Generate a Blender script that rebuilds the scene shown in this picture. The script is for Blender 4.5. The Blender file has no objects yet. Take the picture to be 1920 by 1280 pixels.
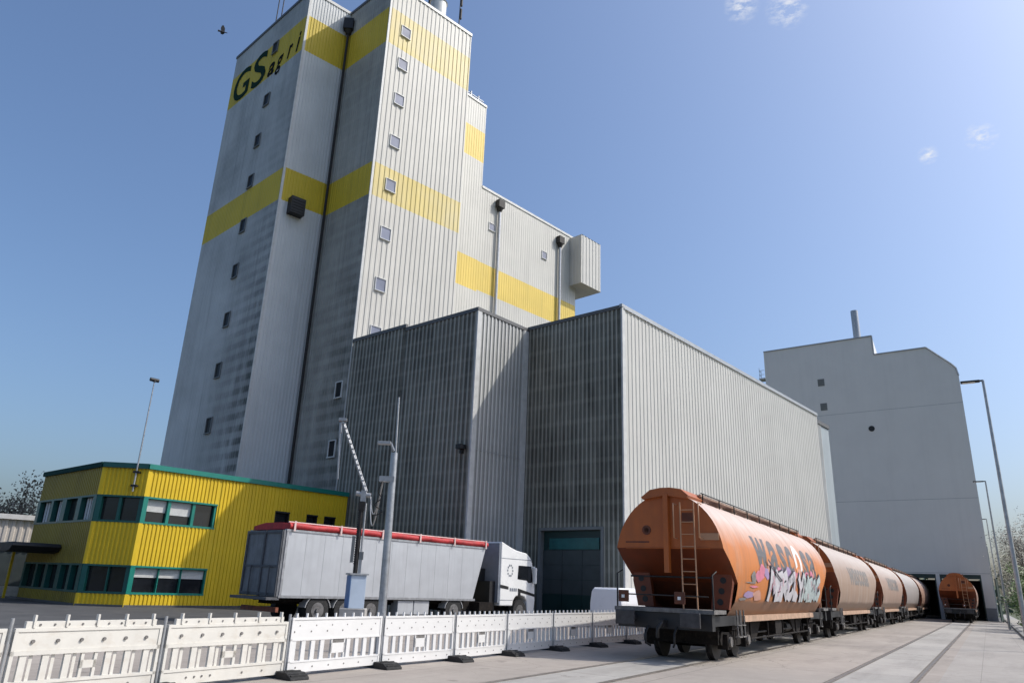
import bpy, bmesh, math, random
from mathutils import Vector, Matrix
R = math.radians
rnd = random.Random(7)
sc = bpy.context.scene
COL = sc.collection

# ------------------------------------------------------------------ helpers
def az(a):
    a = R(a); return Vector((math.sin(a), math.cos(a), 0))

class MB:
    def __init__(s): s.v = []; s.f = []; s.m = []; s.sm = []
    def add(s, vs, fs, m=0, smooth=False):
        n = len(s.v); s.v += [Vector(p) for p in vs]
        for f in fs: s.f.append([i + n for i in f]); s.m.append(m); s.sm.append(smooth)
        return s
    def frame(s, o, ex, ey, ez, x0, x1, y0, y1, z0, z1, m=0):
        P = lambda x, y, z: o + ex * x + ey * y + ez * z
        vs = [P(x0, y0, z0), P(x1, y0, z0), P(x1, y1, z0), P(x0, y1, z0), P(x0, y0, z1), P(x1, y0, z1), P(x1, y1, z1), P(x0, y1, z1)]
        return s.add(vs, [(0, 3, 2, 1), (4, 5, 6, 7), (0, 1, 5, 4), (1, 2, 6, 5), (2, 3, 7, 6), (3, 0, 4, 7)], m)
    def box(s, x0, x1, y0, y1, z0, z1, m=0):
        return s.frame(Vector((0, 0, 0)), Vector((1, 0, 0)), Vector((0, 1, 0)), Vector((0, 0, 1)), x0, x1, y0, y1, z0, z1, m)
    def tube(s, pts, r, n=8, m=0, smooth=True, caps=True, r1=None):
        pts = [Vector(p) for p in pts]; rings = []
        k = len(pts)
        for i, p in enumerate(pts):
            d = (pts[min(i + 1, k - 1)] - pts[max(i - 1, 0)]).normalized()
            a = d.orthogonal().normalized() if i == 0 else (ref - d * ref.dot(d)).normalized()
            ref = a; b = d.cross(a)
            rr = r if r1 is None else r + (r1 - r) * i / (k - 1)
            rings.append([p + (a * math.cos(t) + b * math.sin(t)) * rr for t in [2 * math.pi * j / n for j in range(n)]])
        vs = [q for g in rings for q in g]; fs = []
        for i in range(k - 1):
            for j in range(n):
                fs.append((i * n + j, i * n + (j + 1) % n, (i + 1) * n + (j + 1) % n, (i + 1) * n + j))
        s.add(vs, fs, m, smooth)
        if caps: s.add(rings[0][::-1], [tuple(range(n))], m); s.add(rings[-1], [tuple(range(n))], m)
        return s
    def prism(s, poly, fn, a, b, m=0):
        # poly: 2-D outline, fn(u, v, w) -> 3-D point, extruded from w=a to w=b
        n = len(poly); vs = [fn(u, v, a) for u, v in poly] + [fn(u, v, b) for u, v in poly]
        fs = [tuple(range(n))[::-1], tuple(range(n, 2 * n))] + [(i, (i + 1) % n, n + (i + 1) % n, n + i) for i in range(n)]
        return s.add(vs, fs, m)
    def disc(s, c, ex, ey, r, n=12, m=0):
        return s.add([Vector(c) + ex * (r * math.cos(2 * math.pi * i / n)) + ey * (r * math.sin(2 * math.pi * i / n)) for i in range(n)], [tuple(range(n))], m)
    def build(s, name, mats, parent=None, world=False, origin=None, bevel=0):
        if not isinstance(mats, (list, tuple)): mats = [mats]
        vs = s.v
        if parent is not None and world:
            inv = Matrix.Translation(-Vector(parent['_loc'])); rot = Matrix.Rotation(-parent['_rz'], 4, 'Z')
            vs = [rot @ (inv @ p) for p in vs]
        if origin is not None: vs = [p - Vector(origin) for p in vs]
        me = bpy.data.meshes.new(name); me.from_pydata([tuple(p) for p in vs], [], s.f)
        for mt in mats: me.materials.append(mt)
        for p, mi, sm in zip(me.polygons, s.m, s.sm): p.material_index = mi; p.use_smooth = sm
        bm = bmesh.new(); bm.from_mesh(me); bmesh.ops.recalc_face_normals(bm, faces=bm.faces); bm.to_mesh(me); bm.free()
        o = bpy.data.objects.new(name, me); COL.objects.link(o)
        if parent is not None: o.parent = parent
        if origin is not None: o.location = origin
        if bevel:
            md = o.modifiers.new('bevel', 'BEVEL'); md.width = bevel; md.segments = 2; md.limit_method = 'ANGLE'
        return o

def tag(o, label=None, cat=None, group=None, kind=None):
    for k, val in (('label', label), ('category', cat), ('group', group), ('kind', kind)):
        if val: o[k] = val
    return o
def thing(name, label, cat, loc=(0, 0, 0), rz=0, group=None):
    o = bpy.data.objects.new(name, None); COL.objects.link(o)
    o.location = loc; o.rotation_euler = (0, 0, rz); o.empty_display_size = .3
    o['_loc'] = tuple(loc); o['_rz'] = rz
    return tag(o, label, cat, group)
def copy_tree(o, parent=None):
    c = o.copy(); COL.objects.link(c)
    if parent is not None: c.parent = parent
    for ch in list(o.children): copy_tree(ch, c)
    return c

# ------------------------------------------------------------------ materials
class NT:
    def __init__(s, m): s.nt = m.node_tree; s.n = s.nt.nodes; s.l = s.nt.links
    def new(s, t, **kw):
        nd = s.n.new(t)
        for k, val in kw.items(): setattr(nd, k, val)
        return nd
    def put(s, sock, v):
        if hasattr(v, 'is_output'): s.l.new(v, sock)
        else: sock.default_value = v
    def math(s, op, a, b=0.0, c=0.0, clamp=False):
        nd = s.new('ShaderNodeMath', operation=op, use_clamp=clamp)
        s.put(nd.inputs[0], a); s.put(nd.inputs[1], b); s.put(nd.inputs[2], c)
        return nd.outputs[0]
    def ramp(s, x, lo, hi):
        nd = s.new('ShaderNodeMapRange'); nd.clamp = True
        s.put(nd.inputs[0], x); nd.inputs[1].default_value = lo; nd.inputs[2].default_value = hi
        return nd.outputs[0]
    def mix(s, fac, a, b):
        nd = s.new('ShaderNodeMix', data_type='RGBA')
        s.put(nd.inputs[0], fac)
        for i, c in ((6, a), (7, b)): s.put(nd.inputs[i], c if hasattr(c, 'is_output') else (*c[:3], 1))
        return nd.outputs[2]
    def noise(s, vec, scale, detail=4, rough=.55, sx=(1, 1, 1)):
        mp = s.new('ShaderNodeMapping'); s.l.new(vec, mp.inputs[0]); mp.inputs['Scale'].default_value = sx
        nd = s.new('ShaderNodeTexNoise'); s.l.new(mp.outputs[0], nd.inputs['Vector'])
        nd.inputs['Scale'].default_value = scale; nd.inputs['Detail'].default_value = detail; nd.inputs['Roughness'].default_value = rough
        return nd.outputs[0]
    def coords(s): return s.new('ShaderNodeTexCoord').outputs['Object']
    def sep(s, vec):
        nd = s.new('ShaderNodeSeparateXYZ'); s.l.new(vec, nd.inputs[0]); return nd.outputs
MATS = {}
def start(name):
    m = bpy.data.materials.new(name); m.use_nodes = True; MATS[name] = m
    return m, NT(m), m.node_tree.nodes['Principled BSDF']
def bump(t, b, h, strength=.2, dist=.01):
    nd = t.new('ShaderNodeBump'); nd.inputs['Strength'].default_value = strength; nd.inputs['Distance'].default_value = dist
    t.l.new(h, nd.inputs['Height']); t.l.new(nd.outputs[0], b.inputs['Normal'])
def mat(name, c, rough=.5, metal=0, var=.12, scale=2.0, dirt=0, dcol=(.05, .045, .035), stretch=(1, 1, 1), dlo=.5, dhi=.75, bmp=0, spec=.5):
    m, t, b = start(name); co = t.coords()
    n = t.noise(co, scale, 5, .6)
    lo = [x * (1 - var) for x in c]; hi = [min(1, x * (1 + var)) for x in c]
    col = t.mix(t.ramp(n, .3, .7), lo, hi)
    if dirt:
        d = t.math('MULTIPLY', t.ramp(t.noise(co, scale * 1.7, 6, .65, stretch), dlo, dhi), dirt)
        col = t.mix(d, col, dcol)
    t.put(b.inputs['Base Color'], col); b.inputs['Metallic'].default_value = metal
    t.put(b.inputs['Roughness'], t.math('MULTIPLY_ADD', n, .25, rough - .12, clamp=True))
    b.inputs['Specular IOR Level'].default_value = spec
    if bmp: bump(t, b, n, bmp)
    return m
def clad(name, c, streak=.3, algae=0, period=1.1, acol=(.02, .022, .018), rough=.5, metal=0, var=.06, patch=.5, alo=.35, ahi=.62, local=None):
    """coated sheet cladding: rain streaks, optional algae film broken by cleaner horizontal purlin lines"""
    m, t, b = start(name); co = t.coords(); x, y, z = t.sep(co)
    n = t.noise(co, .35, 5, .6)
    col = t.mix(t.ramp(n, .3, .7), [q * (1 - var) for q in c], [q * (1 + var) for q in c])
    st = t.noise(co, 2.6, 5, .6, (1, 1, .03))
    st2 = t.noise(co, .5, 3, .5, (1, 1, .15))
    sm = t.math('MULTIPLY', t.math('MULTIPLY', t.ramp(st, .45, .75), t.ramp(st2, .35, .65)), streak)
    col = t.mix(sm, col, [q * .35 for q in c])
    if algae:
        w = t.math('SINE', t.math('MULTIPLY', z, 2 * math.pi / period))
        cl = t.ramp(w, .55, .95)                                   # clean purlin lines
        big = t.ramp(t.noise(co, .12, 4, .6), alo, ahi)
        fine = t.ramp(t.noise(co, 1.3, 5, .65, (1, 1, .25)), .25, .7)
        a = t.math('MULTIPLY', t.math('MULTIPLY_ADD', big, patch, 1 - patch), t.math('MULTIPLY_ADD', fine, .5, .5))
        a = t.math('MULTIPLY', a, t.math('MULTIPLY_ADD', cl, -.17, 1.0))
        col = t.mix(t.math('MULTIPLY', a, algae, clamp=True), col, acol)
    if local:
        # a stain with its own place on the wall: (direction, u0, u1, z_full, z_none, amount) in object coordinates
        dr, u0, u1, zf, zn, am = local
        u = t.math('ADD', t.math('MULTIPLY', x, dr[0]), t.math('MULTIPLY', y, dr[1]))
        rag = t.noise(co, .9, 6, .7, (1, 1, .3))
        mk = t.math('MULTIPLY', t.ramp(u, u0, u1), t.ramp(z, zn, zf))
        edge = t.math('MULTIPLY', t.ramp(u, u1 - 1.6, u1 - .2), t.ramp(z, zn + 6, zf))
        mk = t.math('MAXIMUM', t.math('MULTIPLY', mk, t.ramp(rag, .22, .55)), t.math('MULTIPLY', edge, t.ramp(rag, .3, .6))); w2 = t.ramp(t.math('SINE', t.math('MULTIPLY', z, 2 * math.pi / .95)), -.5, .5)
        mk = t.math('MULTIPLY', mk, t.math('MULTIPLY_ADD', w2, .42, .58))
        col = t.mix(t.math('MULTIPLY', mk, am, clamp=True), col, acol)
    t.put(b.inputs['Base Color'], col); b.inputs['Roughness'].default_value = rough; b.inputs['Metallic'].default_value = metal
    b.inputs['Specular IOR Level'].default_value = .35
    return m
def joints(name, c, lx, ly, jw=.012, var=.16, jcol=(.1, .095, .085), rough=.85, offx=0, offy=0, cell=.1):
    m, t, b = start(name); co = t.coords(); x, y, z = t.sep(co)
    n1 = t.noise(co, .18, 5, .6); n2 = t.noise(co, 2.2, 6, .7); n3 = t.noise(co, 30, 3, .6)
    k = t.math('ADD', t.math('MULTIPLY', n1, .5), t.math('ADD', t.math('MULTIPLY', n2, .3), t.math('MULTIPLY', n3, .2)))
    col = t.mix(t.ramp(k, .38, .62), [q * (1 - var) for q in c], [q * (1 + var) for q in c])
    ux = t.math('ADD', x, offx); uy = t.math('ADD', y, offy)
    cx = t.math('FLOOR', t.math('DIVIDE', ux, lx)); cy = t.math('FLOOR', t.math('DIVIDE', uy, ly))
    wn = t.new('ShaderNodeTexWhiteNoise', noise_dimensions='2D'); cb = t.new('ShaderNodeCombineXYZ')
    t.put(cb.inputs[0], cx); t.put(cb.inputs[1], cy); t.l.new(cb.outputs[0], wn.inputs['Vector'])
    g = t.math('MULTIPLY_ADD', wn.outputs['Value'], cell, 1 - cell * .5)
    hs = t.new('ShaderNodeHueSaturation'); t.put(hs.inputs['Value'], g); t.put(hs.inputs['Color'], col); col = hs.outputs[0]
    jm = None
    for u, L in ((ux, lx), (uy, ly)):
        d = t.math('PINGPONG', u, L / 2)
        e = t.math('LESS_THAN', d, jw)
        jm = e if jm is None else t.math('MAXIMUM', jm, e)
    # tyre / spill stains
    stn = t.math('MULTIPLY', t.ramp(t.noise(co, .5, 6, .7, (.25, 1.6, 1)), .5, .74), .5)
    col = t.mix(stn, col, [q * .5 for q in c])
    vor = t.new('ShaderNodeTexVoronoi', feature='DISTANCE_TO_EDGE'); vor.inputs['Scale'].default_value = .23
    wv = t.new('ShaderNodeVectorMath', operation='ADD'); t.l.new(co, wv.inputs[0])
    nzv = t.new('ShaderNodeTexNoise'); t.l.new(co, nzv.inputs['Vector']); nzv.inputs['Scale'].default_value = 1.1; nzv.inputs['Detail'].default_value = 5
    t.l.new(nzv.outputs['Color'], wv.inputs[1]); t.l.new(wv.outputs[0], vor.inputs['Vector'])
    crack = t.math('MULTIPLY', t.math('LESS_THAN', vor.outputs['Distance'], .0022), t.ramp(n1, .5, .56))
    col = t.mix(t.math('MULTIPLY', crack, .5), col, jcol)
    oil = t.math('MULTIPLY', t.ramp(t.noise(co, 1.4, 3, .5), .67, .74), .45); col = t.mix(oil, col, [q * .35 for q in c])
    col = t.mix(t.math('MULTIPLY', jm, .75), col, jcol)
    t.put(b.inputs['Base Color'], col); b.inputs['Roughness'].default_value = rough
    b.inputs['Specular IOR Level'].default_value = .25
    bump(t, b, t.math('ADD', n3, n2), .25, .01)
    return m

M_ = {}
WH = (.60, .60, .575); YE = (.68, .46, .03)
M_['white_sun'] = clad('cladding_white_weathered', (.555, .535, .485), .3)
M_['yellow_sun'] = clad('cladding_yellow_faded', (.66, .51, .13), .3, .55, 2.9, (.62, .57, .42), patch=.9)
M_['white_t'] = clad('cladding_grey_stained', (.52, .51, .465), .5, .52, 1.5, (.042, .043, .034), patch=.55, local=((.726, -.688), 0.82, 7.27, 15, 34, .8))
M_['white_t1'] = clad('cladding_tower_front', (.52, .53, .525), .55, .5, 1.25, (.045, .047, .038), patch=1, alo=.42, ahi=.7, local=((.726, -.688), -5.52, 1.48, 15, 44, 1.0))
M_['white_side'] = clad('cladding_tower_side', (.60, .61, .60), .25)
M_['yellow_t'] = clad('cladding_yellow_dull', (.62, .46, .03), .4)
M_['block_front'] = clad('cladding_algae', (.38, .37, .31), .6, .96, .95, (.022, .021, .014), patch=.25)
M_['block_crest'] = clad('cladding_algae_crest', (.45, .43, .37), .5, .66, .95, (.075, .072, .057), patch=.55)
M_['block_side_valley'] = clad('cladding_side_valley', (.34, .34, .32), .4, .4, .95, (.09, .09, .08), patch=1)
M_['block_side'] = clad('cladding_side', (.56, .56, .54), .35, .3, .95, (.1, .1, .09), patch=1)
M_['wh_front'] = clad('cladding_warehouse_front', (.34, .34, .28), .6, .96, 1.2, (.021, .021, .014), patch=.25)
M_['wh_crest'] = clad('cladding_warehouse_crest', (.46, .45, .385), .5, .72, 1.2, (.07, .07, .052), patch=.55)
M_['wh_side'] = clad('cladding_warehouse_side', (.535, .525, .485), .2)
M_['silo'] = clad('cladding_smooth_silo', (.56, .545, .495), .25)
M_['silo_yellow'] = clad('silo_yellow', (.72, .53, .11), .25)
M_['far'] = clad('panel_hall_grey', (.66, .645, .615), .10, rough=.45, var=.03)
M_['far_plinth'] = mat('hall_plinth_grey', (.22, .23, .24), .7)
M_['ext'] = clad('extension_metal', (.33, .37, .385), .35, rough=.4)
M_['trim'] = mat('roof_edge_grey', (.35, .36, .36), .4, .4)
M_['trim_light'] = mat('corner_flashing_white', (.52, .52, .50), .45)
M_['trim_dark'] = mat('roof_edge_dark', (.09, .09, .09), .5)
M_['roofing'] = mat('roof_felt', (.2, .2, .2), .9)
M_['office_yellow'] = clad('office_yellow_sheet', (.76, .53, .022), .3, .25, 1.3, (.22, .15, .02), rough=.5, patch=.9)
M_['office_yellow_dirty_shaded'] = clad('office_yellow_dirty_shaded', (.36, .27, .03), .6, .7, 1.7, (.09, .075, .03), patch=.9, rough=.5)  # unlit left wall: its shade mixed into the yellow along with dirt
M_['green'] = mat('green_coated_frame', (.012, .20, .155), .35, var=.08)
M_['green_dark'] = mat('green_coated_panel', (.008, .085, .075), .35)
M_['green_edge_dark'] = mat('green_edge_deep', (.006, .045, .04), .8, spec=.1)  # darkest of the greens, for the left wall's roof edge
M_['glass'] = mat('window_glass', (.012, .014, .018), .12, var=.3, spec=.6)
M_['glass_dark'] = mat('dirty_dark_glass', (.012, .013, .015), .45, var=.4, spec=.15)
M_['glass_blue'] = mat('tower_window_glass', (.20, .215, .28), .16, var=.35, scale=.2, spec=.6)
M_['blind'] = mat('roller_blind', (.62, .62, .6), .7)
M_['frame_white'] = mat('window_frame_white', (.62, .62, .6), .4)
M_['frame_grey'] = mat('window_frame_grey', (.16, .17, .17), .5)
M_['interior'] = mat('window_interior', (.03, .02, .018), .9, var=.9, scale=6)
M_['black'] = mat('black_paint', (.012, .012, .013), .55)
M_['rubber'] = mat('black_rubber', (.018, .018, .018), .85, var=.4, scale=9, dirt=.5, dcol=(.09, .085, .08))
M_['dark_steel'] = mat('dark_steel', (.03, .028, .027), .6, .1, var=.5, scale=5, dirt=.5, dcol=(.07, .05, .035), spec=.3)
M_['chassis'] = mat('grimy_chassis', (.013, .011, .010), .85, 0, var=.6, scale=6, dirt=.6, dcol=(.05, .035, .025), spec=.2)
M_['steel'] = mat('galvanised_steel', (.38, .39, .40), .4, .6, var=.2, scale=6)
M_['steel_light'] = mat('galvanised_bright', (.36, .365, .37), .4, .4, var=.15, scale=8)
M_['rail'] = mat('worn_rail_steel', (.25, .22, .19), .4, .5, var=.3, scale=4, dirt=.4, dcol=(.10, .06, .035))
M_['groove'] = mat('rail_groove_dirt', (.15, .13, .108), .95, var=.5, scale=5)
M_['orange_end'] = mat('orange_paint_end', (.40, .10, .016), .45, var=.14, scale=1.2, dirt=.55, dcol=(.20, .06, .02), stretch=(1, 1, .25), dlo=.42, dhi=.8)
M_['orange_dark'] = mat('orange_paint_grime_shade', (.14, .034, .010), .6, var=.3, scale=2, dirt=.7, dcol=(.05, .02, .012), dlo=.35, dhi=.7)  # grimy orange, darkened further to paint the shade beneath the tank
M_['walk'] = mat('walkway_grating', (.30, .20, .15), .6, .2, var=.4, scale=5)
M_['orange_low_shade'] = mat('orange_lower_end_shade', (.17, .034, .008), .55, var=.2, scale=1.5, dirt=.6, dcol=(.10, .03, .012), stretch=(1, 1, .3), dlo=.4, dhi=.75)  # shade of the downward-sloping end plate and pillars put into the orange
M_['axle'] = mat('axle_cap_dusty', (.16, .15, .14), .6, .2, var=.4, scale=8)
M_['buffer'] = mat('buffer_steel', (.045, .043, .046), .5, .3, var=.4, scale=7)
M_['sill'] = mat('sill_dusty', (.42, .27, .18), .7, var=.25, scale=3, dirt=.5, dcol=(.2, .12, .08))
M_['tail_white'] = mat('reflector_white', (.8, .8, .78), .3)
M_['plate'] = mat('number_plate_faded', (.45, .24, .13), .5)
M_['alu'] = mat('aluminium_body', (.50, .515, .53), .4, .3, var=.05, scale=1.5, dirt=.25, dcol=(.30, .30, .30), stretch=(3, 3, .15))
M_['alu_dark'] = mat('trailer_rear_shaded', (.17, .175, .185), .5, .2, var=.25, scale=2, dirt=.5, dcol=(.05, .05, .055), stretch=(2, 2, .2))  # aluminium rear face darkened, its shade put into the colour
M_['tail_frame'] = mat('tailgate_frame', (.085, .087, .093), .6, var=.3, scale=4)
M_['seam'] = mat('panel_seam_grey', (.36, .37, .38), .5)
M_['tarp'] = mat('red_tarp', (.40, .026, .028), .65, var=.35, scale=4)
M_['tarp_pale'] = mat('tarp_edge_pale', (.62, .45, .42), .6)
M_['cab'] = mat('white_cab_paint', (.80, .80, .78), .25, var=.03)
M_['cab_grey'] = mat('cab_grey_with_shade', (.20, .22, .25), .5)  # grey trim tone; on the cab's back wall it paints the shade
M_['mudguard'] = mat('mudguard_grey', (.30, .30, .30), .55)
M_['rim'] = mat('wheel_rim_silver', (.20, .195, .19), .4, .5, var=.3, scale=9)
M_['hivis'] = mat('yellow_green_marking', (.5, .52, .12), .5)
M_['van'] = mat('van_white_paint', (.72, .73, .76), .3, var=.03)
M_['fence_old'] = mat('barrier_cream_plastic', (.635, .61, .55), .5, var=.06, scale=3, dirt=.4, dcol=(.42, .33, .23), stretch=(.8, .8, 1.5), dlo=.52, dhi=.8)
M_['fence_new'] = mat('barrier_white_plastic', (.70, .69, .67), .4, var=.03, scale=3, dirt=.3, dcol=(.55, .52, .47), dlo=.55, dhi=.85)
M_['hole'] = mat('barrier_reflector_hole', (.17, .16, .15), .6, var=.4, scale=14)
M_['blue'] = mat('blue_cabinet_side', (.06, .16, .36), .4, var=.15)
M_['paleblue'] = mat('cabinet_front_paleblue', (.42, .50, .60), .45, var=.08)
M_['concrete_base'] = mat('concrete_block', (.36, .35, .33), .9, var=.15, scale=6, bmp=.2)
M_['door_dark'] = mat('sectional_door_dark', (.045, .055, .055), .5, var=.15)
M_['door_green'] = mat('sectional_door_green', (.008, .032, .03), .4)
M_['door_teal'] = mat('door_window_strip', (.012, .10, .10), .2, var=.25)
M_['rust_red'] = mat('rust_red_beam', (.20, .06, .03), .7, var=.4, scale=6)
M_['tank_white'] = mat('roof_tank_white', (.7, .7, .68), .4)
M_['letter_green'] = mat('letter_dark_green', (.008, .032, .018), .85, spec=.1)
M_['letter_black'] = mat('letter_black', (.008, .009, .007), .85, spec=.1)
M_['bird'] = mat('black_plumage', (.015, .015, .017), .6)
M_['bark'] = mat('bark', (.11, .085, .065), .9, var=.3, scale=5)
M_['asphalt'] = mat('asphalt', (.065, .065, .066), .9, var=.25, scale=.7, dirt=.35, dcol=(.12, .115, .11))
M_['earth'] = mat('earth_and_grass', (.075, .085, .04), .95, var=.4, scale=.3)
M_['gravel'] = mat('gravel', (.30, .285, .26), .95, var=.6, scale=14, bmp=.5)
M_['kerb'] = mat('kerb_concrete', (.20, .195, .185), .9, var=.25, scale=3)
M_['low_hall'] = clad('low_hall_sheet', (.62, .56, .50), .25, .2, .3, (.35, .3, .26), patch=1)
M_['pale'] = mat('pale_fascia', (.68, .66, .63), .6)
M_['yard'] = joints('concrete_yard', (.325, .287, .250), 6.0, 4.2, .010, offx=1.2, offy=.9, cell=.06)
M_['slab'] = joints('track_slab', (.345, .325, .295), 3.0, 40, .016, offx=.7, offy=20, cell=.14)
M_['paver'] = joints('paving_blocks', (.325, .30, .27), 5.0, 1.3, .008, offx=0, offy=0, cell=.05, jcol=(.2, .185, .165))

# ------------------------------------------------------------------ frames of reference
T = az(32.3); TP = az(122.3); W0 = Vector((5.90, 22.23, 0)); TZ = R(90 - 32.3)
def tp(s, lat, z=0): return W0 + T * s + TP * lat + Vector((0, 0, z))
A = az(41); AP = az(131)
UP = Vector((0, 0, 1))

# ------------------------------------------------------------------ ground
def sheet(name, s0, s1, l0, l1, z, m, cuts=1):
    b = MB()
    b.add([(s0, -l1, z), (s1, -l1, z), (s1, -l0, z), (s0, -l0, z)], [(0, 1, 2, 3)])
    o = b.build(name, m); o.location = W0; o.rotation_euler = (0, 0, TZ)
    return tag(o, kind='structure')
g = MB(); g.add([(-2500, -2500, -.03), (2500, -2500, -.03), (2500, 2500, -.03), (-2500, 2500, -.03)], [(0, 1, 2, 3)])
tag(g.build('ground', M_['earth']), kind='structure')
sheet('concrete_yard', -60, 75.9, -12.5, 8.3, 0, M_['yard'])
sheet('hall_floor', 75.9, 112, -6, 8.3, 0, M_['asphalt'])
sheet('asphalt_road', -60, 120, -75, -12.5, -.002, M_['asphalt'])
sheet('track_slabs', -60, 75.8, 3.83, 5.19, .004, M_['slab'])
sheet('track_slabs', -60, 75.8, -1.06, .31, .004, M_['slab'])
sheet('paved_path', -60, 75.8, 5.7, 8.3, .004, M_['paver'])
sheet('gravel_verge', -60, 160, 8.52, 9.9, -.004, M_['gravel'])
for c in (-.38, 4.51):
    b = MB()
    for sd in (-.753, .753):
        for a0, a1, z1, mi in ((-.034, .034, .010, 0), (-.085, -.036, .006, 1), (.036, .075, .006, 1)):
            p = c + sd; b.box(-60, 100, -(p + a1), -(p + a0), -.02, z1, mi)
    o = b.build('railway_track', [M_['rail'], M_['groove']]); o.location = W0; o.rotation_euler = (0, 0, TZ); tag(o, kind='structure')
b = MB()
for i in range(120): b.box(-40 + i * 1.5, -40 + i * 1.5 + 1.49, -8.5, -8.3, -.03, .13)
o = b.build('kerb', M_['kerb']); o.location = W0; o.rotation_euler = (0, 0, TZ); tag(o, kind='structure')

# ------------------------------------------------------------------ corrugated walls
def corr(b, P0, P1, bands, pitch=.5, depth=.05, crest=0):
    """P0 left, P1 right seen from outside; bands = [(z0, z1, material index), ...]"""
    P0 = Vector((P0[0], P0[1], 0)); P1 = Vector((P1[0], P1[1], 0)); d = P1 - P0; L = d.length; d.normalize(); n = Vector((d.y, -d.x, 0))
    prof = [(0, 0)]; k = 0
    while True:
        u = k * pitch; done = False
        for du, of in ((.42, 0), (.52, depth), (.90, depth), (1.0, 0)):
            q = u + du * pitch
            if q >= L - 1e-4: prof.append((L, 0)); done = True; break
            prof.append((q, of))
        if done: break
        k += 1
    for z0, z1, mi in bands:
        vs = []; fs = []
        for u, of in prof:
            p = P0 + d * u + n * of
            vs += [p + UP * z0, p + UP * z1]
        for i in range(len(prof) - 1): fs.append((2 * i, 2 * i + 2, 2 * i + 3, 2 * i + 1))
        k0 = len(b.m); b.add(vs, fs, mi)
        for i in range(len(prof) - 1):
            if crest and prof[i][1] > 0 and prof[i + 1][1] > 0: b.m[k0 + i] = mi + crest      # crest faces take a paler material than the valleys
def flat(b, P0, P1, z0, z1, mi=0):
    b.add([Vector((P0[0], P0[1], z0)), Vector((P1[0], P1[1], z0)), Vector((P1[0], P1[1], z1)), Vector((P0[0], P0[1], z1))], [(0, 1, 2, 3)], mi)
def roof_poly(b, pts, z, mi=0): b.add([Vector((p[0], p[1], z)) for p in pts], [tuple(range(len(pts)))], mi)
def wall_frame(P0, P1):
    P0 = Vector((P0[0], P0[1], 0)); d = (Vector((P1[0], P1[1], 0)) - P0); L = d.length; d.normalize()
    return P0, d, Vector((d.y, -d.x, 0)), L
def capping(b, P0, P1, z, h=.25, t=.10, out=.09, mi=0, e0=0, e1=0):
    o, d, n, L = wall_frame(P0, P1); b.frame(o, d, n, UP, -e0, L + e1, -t, out, z - h, z + .06, mi)
def window(parent, P0, P1, a, z, w, h, crest=.06, fm=None, gm=None, fw=.09, sill=True, proj=.07):
    o, d, n, L = wall_frame(P0, P1); fm = fm or M_['frame_white']; gm = gm or M_['glass_blue']
    f = MB(); x0, x1, z0, z1 = a - w / 2, a + w / 2, z - h / 2, z + h / 2; q = crest + proj
    f.frame(o, d, n, UP, x0 - fw, x1 + fw, 0, q, z1, z1 + fw); f.frame(o, d, n, UP, x0 - fw, x1 + fw, 0, q + (.05 if sill else 0), z0 - fw, z0)
    f.frame(o, d, n, UP, x0 - fw, x0, 0, q, z0, z1); f.frame(o, d, n, UP, x1, x1 + fw, 0, q, z0, z1)
    fo = f.build('window', fm, parent, world=True)
    g = MB(); g.frame(o, d, n, UP, x0, x1, 0, crest + .012, z0, z1); 
    p = g.build('pane', gm, parent, world=True); p.parent = fo
    return fo

# ------------------------------------------------------------------ grain tower (two shafts)
t2r = (-11.36, 49.6); t2b = (-4.88, 55.75); t2l = (-15.74, 53.63); t1r = (-18.70, 51.0); t1l = (-28.4, 60.2)
tower = thing('grain_tower', 'tallest building, pale corrugated tower with yellow bands and dark green lettering', 'grain tower', (-16, 56, 0))
def towerbands(zt, w=0, y=1): return [(0, 29.8, w), (29.8, 32.7, y), (32.7, 44.1, w), (44.1, 47.7, y), (47.7, zt, w)]
ZT = 50.4
t2bb = (-11.5, 62.5); t1b = (-19.5, 69)
w = MB(); corr(w, t1l, t1r, towerbands(ZT), .30, .03); w.build('wall', [M_['white_t1'], M_['yellow_t']], tower, world=True)
w = MB(); corr(w, t1r, t2l, towerbands(ZT), .26, .04); w.build('wall', [M_['white_side'], M_['yellow_t']], tower, world=True)
w = MB(); corr(w, t2l, t2r, towerbands(ZT), .30, .035); w.build('wall', [M_['white_t'], M_['yellow_t']], tower, world=True)
w = MB(); corr(w, t2r, t2b, towerbands(ZT), .45, .04); w.build('wall', [M_['white_sun'], M_['yellow_sun']], tower, world=True)
w = MB(); flat(w, t2b, t2bb, 0, ZT); flat(w, t2bb, t1b, 0, ZT); flat(w, t1b, t1l, 0, ZT); w.build('wall', M_['white_sun'], tower, world=True)
w = MB(); roof_poly(w, [t1l, t1r, t2l, t2r, t2b, t2bb, t1b], ZT - .12); w.build('roof', M_['roofing'], tower, world=True)
for p, q, mi in ((t1l, t1r, 0), (t2l, t2r, 0), (t1r, t2l, 1), (t2r, t2b, 1)):
    c = MB(); capping(c, p, q, ZT, .22, mi=mi, e0=.12 * mi); c.build('roof_edge', [M_['trim_dark'], M_['trim_light']], tower, world=True)
for p, q in ((t2r, t2b), (t1r, t2l)):
    c = MB(); o, d, n, L = wall_frame(p, q); c.frame(o, d, n, UP, -.05, .14, -.04, .06, 0, ZT - .25)
    c.build('corner_flashing', M_['trim_light'], tower, world=True)
for z in (46.0, 42.7, 39.2, 35.2, 31.2, 27.0, 22.75, 18.9): window(tower, t2r, t2b, 1.75, z, .86, 1.0, .045, fw=.045)
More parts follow.
